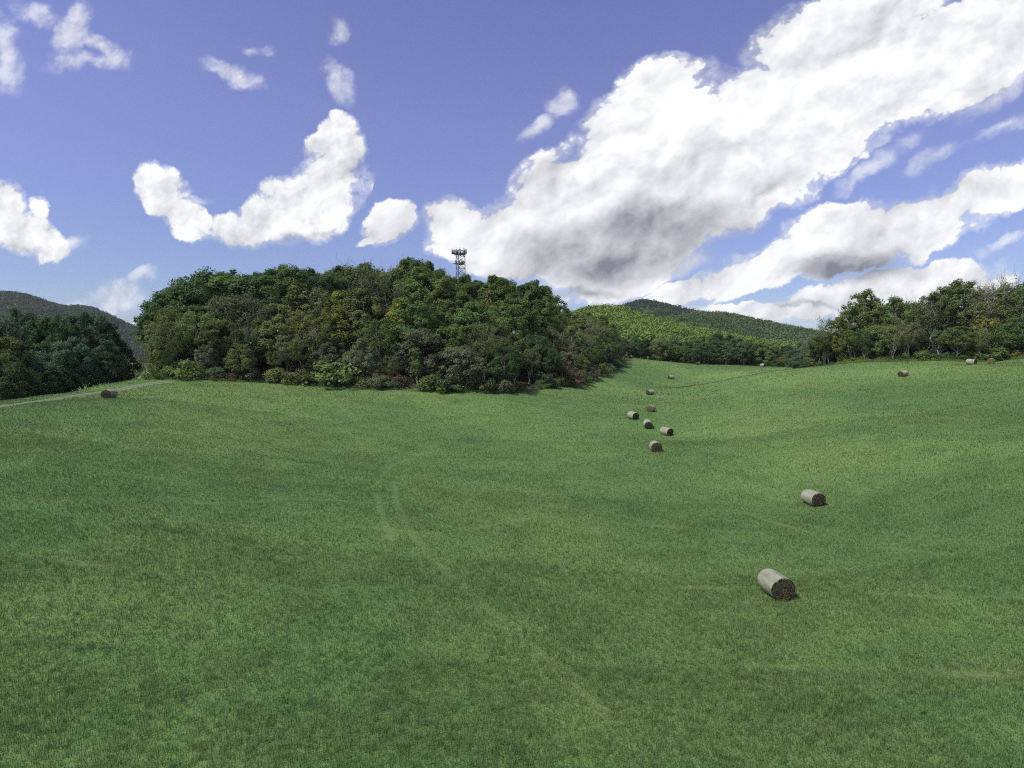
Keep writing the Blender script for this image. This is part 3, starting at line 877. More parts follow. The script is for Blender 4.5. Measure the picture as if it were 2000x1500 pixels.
for p in along(redge, 3.2, rk, 0.5):
    q = p + p / np.linalg.norm(p) * rk.uniform(0.4, 2.4)
    px = project((q[0], q[1], float(height(*q))))[0]
    if 1640 < px < 1790 and rk.uniform() < 0.6: continue
    colr = 'light green' if 1900 < px < 1975 else choose(rk, [('mid green', 3), ('olive', 2), ('yellow green', 1.6), ('dark green', 1.5), ('bluish green', 1)])
    plant('bush', colr, q[0], q[1], rk.uniform(1.4, 3.0) * (1.5 if 1900 < px < 1975 else 1), rk, 'at the right wood foot', 'shrubs along the right-hand wood', spread=rk.uniform(0.9, 1.4))

wood_floor([out(p, 1.5) for p in redge] + [out(p, 42) for p in redge[::-1]])
lline = [G(px, D, 0)[:2] for px, D in ((-200, 90), (0, 101), (150, 124), (240, 136))]
wood_floor(lline + [out(p, 45) for p in lline[::-1]])

# ------------------------------------------------------------------ tree line behind the far crest
TSX = [1205, 1225, 1260, 1300, 1340, 1370, 1390, 1415, 1440, 1465, 1490, 1530, 1560, 1590, 1615, 1640]
TSY = [650, 655, 657, 656, 660, 655, 647, 648, 650, 660, 668, 672, 666, 664, 658, 650]
for r, (D0, n) in enumerate(((286, 34), (298, 26), (312, 20))):
    for k in range(n):
        px = 1203 + (1640 - 1203) * (k + rk.uniform(0.15, 0.85)) / n
        D = D0 + rk.uniform(-4, 4) - (0 if px < 1500 else (px - 1500) * 0.45)
        q = G(px, D, 0); z = float(height(q[0], q[1])); _, py, D2 = project((q[0], q[1], z))
        h = (py - np.interp(px, TSX, TSY)) * D2 / F * (rk.uniform(0.6, 0.95) if r == 0 else rk.uniform(0.85, 1.0))
        shape = choose(rk, [('round', 3), ('bushy', 2), ('slender', 1.5), ('high', 1 if r == 0 else 0.3), ('oak', 2)])
        colr = choose(rk, [('dark green', 3.5), ('mid green', 2.5), ('olive', 1.2), ('bluish green', 1)])
        plant(shape, colr, q[0], q[1], max(h, 4), rk, 'behind the far crest', 'trees behind the far crest', choose(rk, [('pale', 2), ('dark', 3)]), spread=rk.uniform(1.0, 1.35))

# ------------------------------------------------------------------ labels for every tree and shrub
def ordinal(k):
    w = ['first', 'second', 'third', 'fourth', 'fifth', 'sixth', 'seventh', 'eighth', 'ninth', 'tenth', 'eleventh', 'twelfth', 'thirteenth', 'fourteenth',
         'fifteenth', 'sixteenth', 'seventeenth', 'eighteenth', 'nineteenth', 'twentieth']
    return w[k] if k < len(w) else '%dth' % (k + 1)
groups = {}
for rec in PLANTS:
    groups.setdefault((rec[1], rec[2], rec[3]), []).append(rec)
for (colr, shape, place), recs in groups.items():
    recs.sort(key=lambda r: r[5])
    for k, r in enumerate(recs):
        txt = f'{colr} {SHAPE_WORDS[shape]} {place}'
        r[0]['label'] = txt if len(recs) == 1 else f'{ordinal(k)} {colr} {SHAPE_WORDS[shape]} from the left {place}'

# ------------------------------------------------------------------ undergrowth strips at the wood edges (weeds nobody could count)
def weeds(name, line, n, hmin, hmax, depth, mats, seed, leaf=0.16):
    rng = np.random.default_rng(seed)
    seg = np.array([np.linalg.norm(b - a) for a, b in zip(line[:-1], line[1:])])
    cum = np.r_[0, np.cumsum(seg)]
    s = rng.uniform(0, cum[-1], n)
    i = np.clip(np.searchsorted(cum, s) - 1, 0, len(seg) - 1)
    A, B = np.array(line)[i], np.array(line)[i + 1]
    p = A + (B - A) * ((s - cum[i]) / seg[i])[:, None]
    rad = p / np.linalg.norm(p, axis=1, keepdims=True)
    hn = 0.5 + 0.5 * vnoise(s / 2.3, s * 0, seed)
    t = rng.uniform(-0.45, 1, n) * depth * (0.45 + 0.75 * hn)
    p = p + rad * t[:, None]
    z0 = height(p[:, 0], p[:, 1])
    top = (hmin + (hmax - hmin) * hn) * np.clip(0.35 + np.maximum(t, 0) / depth, 0, 1)
    z = z0 + top * rng.uniform(0.02, 1, n)
    c = np.c_[p, z]
    nm = rng.normal(size=(n, 3)) * 0.8 + np.array([0, -0.3, 0.7])
    v, f = leaves(c, nm, leaf, rng)
    me = mesh_np(name, v, f, None, smooth_shade=False)
    for m in mats: me.materials.append(m)
    mi = ((vnoise(s / 3.7, s * 0 + 3, seed + 1) * 0.5 + 0.5) * len(mats) + rng.uniform(-0.5, 0.5, n)).astype(int).clip(0, len(mats) - 1)
    me.polygons.foreach_set('material_index', mi.astype(np.int32))
    return link(name, me, kind='stuff', category='undergrowth')
w = weeds('undergrowth', edge_xy, 46000, 0.5, 2.3, 3.0, [LEAF['olive'], LEAF['mid green'], LEAF['dark green'], LEAF['grey olive']], 5)
w['label'] = 'low weeds and brambles along the foot of the wooded knoll'
w = weeds('undergrowth', redge, 34000, 0.4, 1.8, 3.0, [LEAF['olive'], LEAF['yellow green'], LEAF['mid green']], 6)
w['label'] = 'low weeds and brambles along the front of the right-hand wood'

# ------------------------------------------------------------------ hills and mountains
def ridge(name, prof, D, foot_rel, front, backw, rough, mat, seed, step=8.0):
    """a ridge whose skyline follows photograph pixels at depth D; slopes down front metres towards us"""
    px = np.arange(prof[0][0], prof[-1][0] + 0.1, step)
    py = np.interp(px, [a for a, _ in prof], [b for _, b in prof])
    top = np.array([P(a, b, D) for a, b in zip(px, py)])
    nt = 40
    tt = np.linspace(-1, 1, nt)
    rows = []
    for t in tt:
        dd = front * t if t < 0 else backw * t
        k = np.cos(t * math.pi / 2) ** (1.15 if t < 0 else 1.0)
        x = top[:, 0] * (1 + dd / D); y = top[:, 1] + dd
        z = (CZ + foot_rel) + (top[:, 2] - CZ - foot_rel) * k
        z = z + rough * (1 - k ** 6) * k * (vnoise(x / (rough * 5), y / (rough * 5), seed) + 0.5 * vnoise(x / (rough * 2), y / (rough * 2), seed + 1))
        rows.append(np.c_[x, y, z])
    v = np.array(rows)
    me = mesh_np(name, v.reshape(-1, 3), grid_faces(nt, len(px)), mat)
    return link(name, me, kind='structure'), v

def mat_hill():
    m, T = material('wooded_hill_floor')
    geo = T.new('ShaderNodeNewGeometry')
    n = T.noise(geo.outputs['Position'], 0.06, 4, 0.65).outputs['Fac']
    c = T.mix(T.ss(n, 0.35, 0.65), (0.030, 0.060, 0.022, 1), (0.055, 0.095, 0.030, 1))
    s = T.new('ShaderNodeBsdfDiffuse', ins={'Color': c})
    finish(T, s.outputs[0])
    return m
M_HILL = mat_hill()

def mat_canopy(name, cols):
    m, T = material(name)
    geo = T.new('ShaderNodeNewGeometry')
    at = T.new('ShaderNodeAttribute', attribute_name='crown')
    cr = T.new('ShaderNodeValToRGB', ins={0: at.outputs['Fac']})
    e = cr.color_ramp.elements
    e[0].position, e[0].color = 0.0, rgba(cols[0])
    e[1].position, e[1].color = 1.0, rgba(cols[-1])
    for k, c in enumerate(cols[1:-1]):
        q = e.new((k + 1) / (len(cols) - 1)); q.color = rgba(c)
    c = T.mix(T.ss(geo.outputs['Random Per Island'], 0, 1, 0, 0.3, 'LINEAR'), cr.outputs[0], (0.05, 0.08, 0.025, 1))
    df = T.new('ShaderNodeBsdfDiffuse', ins={'Color': c})
    tr = T.new('ShaderNodeBsdfTranslucent', ins={'Color': c})
    s = T.new('ShaderNodeMixShader', ins={0: 0.2, 1: df.outputs[0], 2: tr.outputs[0]})
    finish(T, s.outputs[0])
    return m

def canopy(name, v, n, rad, per, leaf, mat, seed, label, tmin=-1.0, tmax=0.25, clump=60.0):
    """forest crowns spread over a hillside: far wood that reads as one mass"""
    rng = np.random.default_rng(seed)
    nt, nx = v.shape[:2]
    a = rng.uniform((tmin + 1) / 2 * (nt - 1), (tmax + 1) / 2 * (nt - 1), n); b = rng.uniform(0, nx - 1.001, n)
    i, j = a.astype(int).clip(0, nt - 2), b.astype(int)
    fa, fb = (a - i)[:, None], (b - j)[:, None]
    c = v[i, j] * (1 - fa) * (1 - fb) + v[i + 1, j] * fa * (1 - fb) + v[i, j + 1] * (1 - fa) * fb + v[i + 1, j + 1] * fa * fb
    R = rad * rng.uniform(0.65, 1.3, n)
    d = rng.normal(size=(n, per, 3)); d /= np.linalg.norm(d, axis=2, keepdims=True)
    d[:, :, 2] = np.abs(d[:, :, 2]) * 1.15 - 0.15
    q = rng.uniform(0.72, 1.05, (n, per))
    lobes = 1 + 0.18 * np.sin(3 * np.arctan2(d[:, :, 1], d[:, :, 0]) + rng.uniform(0, 6.28, (n, 1)))
    cs = c[:, None, :] + np.array([0, 0, 1]) * R[:, None, None] * 0.5 + d * (R[:, None] * q * lobes)[:, :, None]
    ns = d * 1.0 + np.array([0, 0, 0.25]) + rng.normal(size=d.shape) * 0.35
    lv, lf = leaves(cs.reshape(-1, 3), ns.reshape(-1, 3), leaf, rng, 0.8)
    me = mesh_np(name, lv, lf, mat, smooth_shade=False)
    val = np.clip(0.5 + 0.33 * vnoise(c[:, 0] / clump, c[:, 1] / clump, seed) + rng.uniform(-0.42, 0.42, n), 0, 1)
    att = me.attributes.new('crown', 'FLOAT', 'POINT')
    att.data.foreach_set('value', np.repeat(val, per * 4).astype(np.float32))
    return link(name, me, kind='stuff', label=label, category='woodland')

near_h, v = ridge('hill', [(1060, 644), (1110, 622), (1150, 612), (1185, 607), (1210, 609), (1232, 615), (1260, 625), (1300, 635), (1335, 642), (1380, 651), (1410, 659), (1460, 667), (1520, 675), (1600, 680), (1700, 684)], 760, -16, 330, 300, 9.0, M_HILL, 41)
canopy('hillside_wood', v, 5000, 4.1, 40, 1.6, mat_canopy('sunny_hill_canopy', [(0.080, 0.150, 0.042), (0.125, 0.205, 0.050), (0.165, 0.250, 0.056), (0.205, 0.285, 0.064)]), 42,  # sunlight on this hill is put into the brighter leaf tones
       'bright yellow-green wooded hill behind the far tree line', tmax=0.2)
ridge2, v = ridge('hill', [(1180, 640), (1300, 626), (1360, 618), (1400, 617), (1440, 622), (1500, 634), (1560, 646), (1620, 658), (1700, 668), (1800, 676)], 1350, -16, 420, 400, 14.0, M_HILL, 43)
canopy('hillside_wood', v, 4200, 6.0, 26, 3.0, mat_canopy('far_ridge_canopy', [(0.060, 0.105, 0.046), (0.085, 0.135, 0.054), (0.110, 0.160, 0.062)]), 44,
       'pale green wooded ridge sloping down to the right in the distance', tmax=0.15)
mnt, v = ridge('mountain', [(1100, 640), (1180, 612), (1222, 603), (1245, 596), (1268, 596), (1295, 599), (1330, 607), (1375, 617), (1420, 629), (1500, 645), (1600, 665)], 1900, -16, 600, 500, 20.0, M_HILL, 45)
canopy('mountain_wood', v, 4200, 7.5, 22, 4.2, mat_canopy('dark_mountain_canopy', [(0.024, 0.044, 0.028), (0.040, 0.062, 0.034), (0.055, 0.078, 0.040)]), 46,  # darker leaf tones stand in for cloud shadow on the mountain
       'dark wooded mountain top rising behind the bright hill', tmax=0.1)
mnt, v = ridge('mountain', [(-500, 600), (-250, 585), (-100, 578), (0, 576), (32, 578), (62, 585), (95, 596), (122, 603), (150, 603), (180, 606), (210, 619), (240, 634), (270, 646), (300, 657), (360, 672), (430, 684)], 2000, -16, 650, 500, 22.0, M_HILL, 47)
canopy('mountain_wood', v, 9000, 7.5, 22, 4.0, mat_canopy('left_mountain_canopy', [(0.036, 0.060, 0.048), (0.052, 0.078, 0.056), (0.070, 0.098, 0.062)]), 48,  # part of the bluish haze is put into these leaf tones
       'grey-green wooded mountain rising behind the dark left trees', tmax=0.1)

# ------------------------------------------------------------------ gravel track on the left brow
def mat_gravel():
    m, T = material('gravel')
    geo = T.new('ShaderNodeNewGeometry')
    n = T.noise(geo.outputs['Position'], 3.0, 4, 0.7).outputs['Fac']
    c = T.mix(T.ss(n, 0.3, 0.7), (0.10, 0.095, 0.075, 1), (0.195, 0.185, 0.16, 1))
    s = T.new('ShaderNodeBsdfPrincipled', ins={'Base Color': c, 'Roughness': 0.95})
    finish(T, s.outputs[0])
    return m
M_GRAVEL = mat_gravel()
TRK_PIX = [(-60, 802), (0, 794), (50, 787.5), (100, 781), (150, 773.5), (197, 766.5), (255, 757), (300, 749), (330, 745)]
trk = [ground_at(*q) for q in TRK_PIX]
trk = np.array([t[:2] for t in trk if t is not None])
def resample(line, step):
    d = np.r_[0, np.cumsum(np.linalg.norm(np.diff(line, axis=0), axis=1))]
    s = np.arange(0, d[-1], step)
    return np.c_[np.interp(s, d, line[:, 0]), np.interp(s, d, line[:, 1])]
tl = resample(trk, 0.5)
for _ in range(12):
    tl[1:-1] = (tl[:-2] + 2 * tl[1:-1] + tl[2:]) / 4
tang = np.gradient(tl, axis=0); tang /= np.linalg.norm(tang, axis=1, keepdims=True)
nor = np.c_[-tang[:, 1], tang[:, 0]]
for off in (-0.85, 0.85):
    w = 0.30 + 0.14 * vnoise(np.arange(len(tl)) / 3.0, np.arange(len(tl)) * 0 + off * 7, 8)
    rows = []
    for k in np.linspace(-1, 1, 5):
        q = tl + nor * (off + k * w)[:, None]
        rows.append(np.c_[q, height(q[:, 0], q[:, 1]) + 0.03 - 0.02 * abs(k)])
    v = np.array(rows).transpose(1, 0, 2)
    link('track', mesh_np('track', v.reshape(-1, 3), grid_faces(v.shape[0], 5), M_GRAVEL), kind='structure')

# ------------------------------------------------------------------ round hay bales
def mat_net():
    m, T = material('net_wrap')
    tc = T.new('ShaderNodeTexCoord')
    mp = T.new('ShaderNodeMapping', ins={'Vector': tc.outputs['Object']})
    mp.inputs['Scale'].default_value = (1, 0.35, 1)
    oi = T.new('ShaderNodeObjectInfo')
    sh = T.vm('ADD', mp.outputs[0], T.vm('SCALE', (37, 11, 5), scale=oi.outputs['Random']))
    n1 = T.noise(sh, 2.2, 5, 0.65).outputs['Fac']
    n2 = T.noise(sh, 30.0, 3, 0.7).outputs['Fac']
    c = T.mix(T.ss(n1, 0.3, 0.62), (0.145, 0.160, 0.102, 1), (0.262, 0.278, 0.212, 1))
    c = T.mix(T.ss(n2, 0.52, 0.72, 0, 0.65), c, (0.22, 0.20, 0.13, 1))
    c = T.mix(T.ss(T.noise(sh, 3.6, 3, 0.6).outputs['Fac'], 0.60, 0.72, 0, 0.6), c, (0.24, 0.17, 0.11, 1))
    wv = T.new('ShaderNodeTexWave', wave_type='BANDS', bands_direction='Y', ins={'Vector': tc.outputs['Object'], 'Scale': 9.0, 'Distortion': 2.0, 'Detail': 2.0})
    c = T.mix(T.ss(wv.outputs['Fac'], 0.75, 1.0, 0, 0.25), c, (0.31, 0.325, 0.265, 1))
    b = T.new('ShaderNodeBump', ins={'Height': T.m('ADD', n2, T.m('MULTIPLY', wv.outputs['Fac'], 0.5)), 'Strength': 0.5, 'Distance': 0.02})
    s = T.new('ShaderNodeBsdfPrincipled', ins={'Base Color': c, 'Roughness': 0.6, 'Normal': b.outputs[0], 'Specular IOR Level': 0.3})
    finish(T, s.outputs[0])
    return m

def mat_hay(name, dark, light):
    m, T = material(name)
    tc = T.new('ShaderNodeTexCoord')
    geo = T.new('ShaderNodeNewGeometry')
    sp = T.new('ShaderNodeSeparateXYZ', ins={0: tc.outputs['Object']})
    r = T.m('SQRT', T.m('ADD', T.m('POWER', sp.outputs[0], 2.0), T.m('POWER', T.m('SUBTRACT', sp.outputs[2], 0.68), 2.0)))
    nn = T.noise(tc.outputs['Object'], 7.0, 4, 0.7).outputs['Fac']
    ring = T.m('SINE', T.m('ADD', T.m('MULTIPLY', r, 62.0), T.m('MULTIPLY', nn, 9.0)))
    n2 = T.noise(tc.outputs['Object'], 42.0, 3, 0.7).outputs['Fac']
    f = T.m('ADD', T.m('MULTIPLY', ring, 0.16), T.m('ADD', T.m('MULTIPLY', n2, 0.9), T.m('MULTIPLY', nn, 0.5)))
    c = T.mix(T.ss(f, 0.45, 1.05), rgba(dark), rgba(light))
    b = T.new('ShaderNodeBump', ins={'Height': f, 'Strength': 0.9, 'Distance': 0.04})
    s = T.new('ShaderNodeBsdfPrincipled', ins={'Base Color': c, 'Roughness': 0.95, 'Normal': b.outputs[0], 'Specular IOR Level': 0.1})
    finish(T, s.outputs[0])
    return m

M_NET = mat_net()
M_HAYD = mat_hay('weathered_hay', (0.034, 0.030, 0.019), (0.128, 0.116, 0.072))
M_HAYL = mat_hay('golden_hay', (0.072, 0.064, 0.030), (0.225, 0.200, 0.098))
BR, BL = 0.70, 1.75
def bale_profile(an):
    """cross-section: round, slumped a little on the ground"""
    x, z = math.cos(an), math.sin(an)
    sag = 0.035 * max(0, -z) ** 2
    return np.array([x * BR * (1.03 + sag * 2), (z * (0.95 if z > 0 else 0.92)) * BR + 0.66])

def bale_meshes(seed):
    rng = np.random.default_rng(seed)
    na, nl = 48, 17
    V = []
    ph = rng.uniform(0, 6.28, 3)
    for i in range(nl):
        t = i / (nl - 1)
        y = (t - 0.5) * BL
        sh = 1.0 - 0.045 * (abs(2 * t - 1)) ** 6 + 0.010 * math.sin(9 * t + ph[0])
        for k in range(na):
            an = 2 * math.pi * k / na
            q = bale_profile(an)
            wob = 1 + 0.016 * math.sin(3 * an + ph[1] + 2 * t) + 0.010 * math.sin(7 * an + ph[2] + 5 * t) + rng.normal() * 0.004
            V.append((q[0] * sh * wob, y, (q[1] - 0.68) * sh * wob + 0.68))
    Fc = [(i * na + k, i * na + (k + 1) % na, (i + 1) * na + (k + 1) % na, (i + 1) * na + k) for i in range(nl - 1) for k in range(na)]
    wrap = mesh_np('net_wrap', np.array(V), np.array(Fc), M_NET)
    def face(sgn):
        W, nr = [], 14
        for r in range(nr + 1):
            q = 1 - r / (nr + 0.4)
            for k in range(na):
                an = 2 * math.pi * k / na
                pr = bale_profile(an)
                bulge = 0.05 * (1 - q * q) + 0.016 * math.sin(q * 30 + an) + rng.normal() * 0.012 * (r > 0) + (0.0 if r else -0.05)
                s = q * 0.955
                W.append((pr[0] * s, sgn * (BL / 2 + bulge - 0.012), (pr[1] - 0.68) * s + 0.68))
        f = []
        for r in range(nr):
            for k in range(na):
                a = (r * na + k, r * na + (k + 1) % na, (r + 1) * na + (k + 1) % na, (r + 1) * na + k)
                f.append(a if sgn > 0 else a[::-1])
        return mesh_np('hay_end', np.array(W), np.array(f), None)
    ends = [face(-1), face(1)]
    for e in ends: e.materials.append(None)
    # straws sticking out round the rims and at the ground
    c, n = [], []
    for k in range(420):
        an = rng.uniform(0, 6.28); pr = bale_profile(an); s = rng.uniform(0.25, 0.97); sg = -1 if k % 2 else 1
        c.append((pr[0] * s, sg * (BL / 2 + rng.uniform(0.02, 0.09)), max(0.02, (pr[1] - 0.68) * s + 0.68))); n.append(rng.normal(size=3))
    v, f = leaves(np.array(c), np.array(n), 0.20, rng, 0.10)
    straw = mesh_np('loose_straw', v, f, None, smooth_shade=False)
    straw.materials.append(None)
    return wrap, ends, straw
BM = [bale_meshes(s) for s in (1, 2, 3)]

BALES = [  # pixel of the ground contact, axis of the near end (x, y), hay tone, label, kind of detail
    (1516, 1163, (0.02, -1), 'd', 'nearest hay bale, pale net wrap torn over its dark near end', 'torn'),
    (1589, 985, (0.10, -1), 'd', 'hay bale second nearest, smooth pale wrap, dark end, alone on the right slope', ''),
    (1280, 881, (-0.06, -1), 'd', 'lowest hay bale of the row in the hollow, brown end facing front', ''),
    (1302, 850, (0.50, -1), 'd', 'rightmost hay bale of the row in the hollow, dark end turned right', ''),
    (1265, 835, (-0.1, -1), 'd', 'hay bale in the hollow between the leftmost and rightmost bales of the row', ''),
    (1236, 818, (0.42, -1), 'd', 'leftmost hay bale of the row in the hollow, dark end turned right', ''),
    (1272, 804, (-0.50, -1), 'l', 'hay bale with a split band round its wrap and a golden end, up the hollow', 'split'),
    (1270, 771, (-0.85, -0.62), 'd', 'hay bale lying sideways up the hollow near the knoll edge, end facing left', ''),
    (1310, 740, (-1, -0.35), 'd', 'small far hay bale lying sideways on the slope above the hollow', ''),
    (1490, 716.5, (0.45, -1), 'd', 'far hay bale below the tree line beside the right-hand spur', ''),
    (1363, 713, (-0.5, -1), 'd', 'pale far hay bale against the tree line on the middle of the far crest', ''),
    (1231, 700, (-0.4, -1), 'd', 'farthest hay bale, beside the right end of the knoll', ''),
    (1764, 735, (-0.92, -0.45), 'd', 'hay bale lying sideways alone on the field before the right-hand wood', ''),
    (1897, 712, (0.35, -0.8), 'd', 'left one of two hay bales close to the right-hand wood, brown end', ''),
    (1936, 711, (-0.62, -0.78), 'l', 'right one of two hay bales close to the right-hand wood, golden end facing front', ''),
    (214, 778, (0.12, -1), 'd', 'dark hay bale alone on the left brow beside the gravel track', ''),
]
BALE_XY = []
for i, (px, py, ax, tone, label, extra) in enumerate(BALES):
    g = ground_at(px, py)
    if g is None:
        g = ground_at(px, py + 3)
    wrap, ends, straw = BM[i % 3]
    e = bpy.data.objects.new('hay_bale', None); COL.objects.link(e)
    e['label'] = label; e['category'] = 'hay bale'; e['group'] = 'round hay bales on the meadow'
    ang = math.atan2(ax[1], ax[0]) + math.pi / 2          # local -y looks along ax
    a2 = np.array([math.cos(ang), math.sin(ang)])
    # lie on the slope
    ex = np.array([math.cos(ang), math.sin(ang)]); ey = np.array([-math.sin(ang), math.cos(ang)])
    gx = float(height(*(g[:2] + ex * 0.6)) - height(*(g[:2] - ex * 0.6))) / 1.2
    gy = float(height(*(g[:2] + ey * 0.8)) - height(*(g[:2] - ey * 0.8))) / 1.6
    vx = Vector((ex[0], ex[1], gx)).normalized(); vy = Vector((ey[0], ey[1], gy)).normalized()
    vz = vx.cross(vy).normalized(); vy = vz.cross(vx)
    M = Matrix((vx, vy, vz)).transposed().to_4x4()
    M.translation = Vector((g[0], g[1], float(height(g[0], g[1])) - 0.05))
    e.matrix_world = M
    BALE_XY.append((g[0], g[1], ang))
    hay = M_HAYL if tone == 'l' else M_HAYD
    link('net_wrap', wrap, e)
    for em in ends:
        o = link('hay_end', em, e); o.material_slots[0].link = 'OBJECT'; o.material_slots[0].material = hay
    o = link('loose_straw', straw, e, kind='stuff'); o.material_slots[0].link = 'OBJECT'; o.material_slots[0].material = M_HAYL if tone == 'l' else M_HAYD
    if extra == 'torn':
        rng = np.random.default_rng(5)
        # flap of net hanging over the upper left of the near end
        a0, a1 = math.radians(100), math.radians(172)
        nA, nQ = 16, 5
        V = []
        for a in range(nA):
            an = a0 + (a1 - a0) * a / (nA - 1)
            pr = bale_profile(an)
            dep = 0.10 + 0.24 * math.exp(-((a - 5) / 2.2) ** 2) + 0.05 * rng.uniform()
            for q in range(nQ):
                s = 1.0 - dep * q / (nQ - 1)
                V.append((pr[0] * s, -(BL / 2 + 0.02 + 0.05 * math.sin(math.pi * min(1, q / 3)) + rng.normal() * 0.006), (pr[1] - 0.68) * s + 0.68))
        link('torn_net', mesh_np('torn_net', np.array(V), grid_faces(nA, nQ), M_NET), e)
        # ridge of loose hay slumping out of the near end
        c, n = [], []
        for k in range(1500):
            t = rng.uniform() ** 0.8
            c.append((0.02 + 0.10 * math.sin(t * 3) + rng.normal() * 0.055, -(BL / 2 + 0.03 + rng.uniform(0, 0.16) * (1.1 - t)), 0.03 + t * 0.62 + rng.normal() * 0.03))
            n.append(rng.normal(size=3))
        v, f = leaves(np.array(c), np.array(n), 0.15, rng, 0.16)
        link('loose_hay', mesh_np('loose_hay', v, f, M_HAYL, smooth_shade=False), e, kind='stuff')
    if extra == 'split':
        V, Fc = [], []
        na = 40
        for j, y in enumerate((-0.16, 0.16)):
            for k in range(na):
                pr = bale_profile(2 * math.pi * k / na)
                V.append((pr[0] * 1.012, y - 0.1 + 0.03 * math.sin(k * 0.9), (pr[1] - 0.68) * 1.012 + 0.68))
        Fc = [(k, (k + 1) % na, na + (k + 1) % na, na + k) for k in range(na)]
        link('bare_band', mesh_np('bare_band', np.array(V), np.array(Fc), M_HAYD), e)

# ------------------------------------------------------------------ phone mast above the knoll
def mat_metal(name, c):
    m, T = material(name)
    tc = T.new('ShaderNodeTexCoord')
    n = T.noise(tc.outputs['Object'], 3.0, 3, 0.6).outputs['Fac']
    cc = T.mix(T.ss(n, 0.3, 0.7), rgba([q * 0.8 for q in c]), rgba(c))
    s = T.new('ShaderNodeBsdfPrincipled', ins={'Base Color': cc, 'Roughness': 0.6, 'Metallic': 0.3})
    finish(T, s.outputs[0])
    return m
M_STEEL = mat_metal('galvanised_steel', (0.16, 0.165, 0.175))
M_PANEL = mat_metal('antenna_grey', (0.20, 0.20, 0.215))
def bar(V, Fc, a, b, r, sides=4):
    tube(V, Fc, [a, b], [r, r], sides)
def boxm(V, Fc, cx, cy, cz, sx, sy, sz, rot):
    b = len(V); c, s = math.cos(rot), math.sin(rot)
    for dz in (-1, 1):
        for dx, dy in ((-1, -1), (1, -1), (1, 1), (-1, 1)):
            X, Y = dx * sx / 2, dy * sy / 2
            V.append((cx + c * X - s * Y, cy + s * X + c * Y, cz + dz * sz / 2))
    Fc += [tuple(b + i for i in q) for q in ((3, 2, 1, 0), (4, 5, 6, 7), (0, 1, 5, 4), (1, 2, 6, 5), (2, 3, 7, 6), (3, 0, 4, 7))]

MD = 178.0
mb = G(899, MD, 0)
mz = float(height(mb[0], mb[1]))
mtop = P(899, 491, MD)[2]
MH = mtop - mz
mast = bpy.data.objects.new('phone_mast', None); COL.objects.link(mast)
mast.location = (mb[0], mb[1], mz)
mast.rotation_euler = (0, 0, 0.35)
mast['label'] = 'grey lattice phone mast with antenna platforms standing above the knoll trees'
mast['category'] = 'mast'
def leg_at(k, z):
    r = 1.80 - 0.25 * z / MH
    a = 2 * math.pi * k / 3
    return np.array([r * math.cos(a), r * math.sin(a), z])
for k in range(3):
    V, Fc = [], []
    bar(V, Fc, leg_at(k, -0.3), leg_at(k, MH), 0.11, 8)
    link('leg', mesh_np('leg', np.array(V), np.array(Fc), M_STEEL), mast)
V, Fc = [], []
nb = int(MH / 1.7)
for i in range(nb):
    z0, z1 = MH * i / nb, MH * (i + 1) / nb
    for k in range(3):
        bar(V, Fc, leg_at(k, z0), leg_at((k + 1) % 3, z1), 0.045)
        bar(V, Fc, leg_at((k + 1) % 3, z0), leg_at(k, z1), 0.045)
        bar(V, Fc, leg_at(k, z1), leg_at((k + 1) % 3, z1), 0.05)
link('lattice_brace', mesh_np('lattice_brace', np.array(V), np.array(Fc), M_STEEL), mast)
def ring(name, z, R, panels, hgt, arm=True, skip=()):
    V, Fc = [], []
    c = [np.array([R * math.cos(2 * math.pi * k / 3 + 1.05), R * math.sin(2 * math.pi * k / 3 + 1.05), z]) for k in range(3)]
    for k in range(3):
        a, b = c[k], c[(k + 1) % 3]
        for dz in (-0.35, 0.35):
            bar(V, Fc, a + (0, 0, dz), b + (0, 0, dz), 0.055)
        for q in (a, b, (a + b) / 2):
            bar(V, Fc, leg_at(k, z - 0.5) * (1, 1, 1), q + (0, 0, -0.35), 0.05)
    plat = link('antenna_frame', mesh_np('antenna_frame', np.array(V), np.array(Fc), M_STEEL), mast)
    n = 0
    for k in range(3):
        a, b = c[k], c[(k + 1) % 3]
        mid = (a + b) / 2
        rot = math.atan2(mid[1], mid[0])
        for j in range(panels):
            n += 1
            if n in skip: continue
            q = a + (b - a) * (j + 0.5) / panels
            V, Fc = [], []
            out = np.array([math.cos(rot), math.sin(rot), 0]) * 0.28
            hh = hgt * random.uniform(0.85, 1.15)
            boxm(V, Fc, q[0] + out[0], q[1] + out[1], z + 0.1, 0.14, 0.30, hh, rot)
            bar(V, Fc, (q[0], q[1], z - hh * 0.5), (q[0], q[1], z + hh * 0.58), 0.05, 6)
            boxm(V, Fc, q[0] - out[0] * 0.8, q[1] - out[1] * 0.8, z - 0.2, 0.22, 0.35, 0.6, rot)
            link('antenna_panel', mesh_np('antenna_panel', np.array(V), np.array(Fc), M_PANEL), mast)
ring('top', MH - 0.6, 2.6, 4, 1.6)
ring('low', MH - 3.6, 2.1, 2, 1.2, skip=(2, 5))
for k, (a, hgt) in enumerate(((0.4, 2.0), (2.6, 2.4), (4.4, 1.4))):
    V, Fc = [], []
    bar(V, Fc, (1.2 * math.cos(a), 1.2 * math.sin(a), MH - 0.5), (1.2 * math.cos(a), 1.2 * math.sin(a), MH + hgt * 0.55), 0.04, 6)
    link('whip_aerial', mesh_np('whip_aerial', np.array(V), np.array(Fc), M_STEEL), mast)

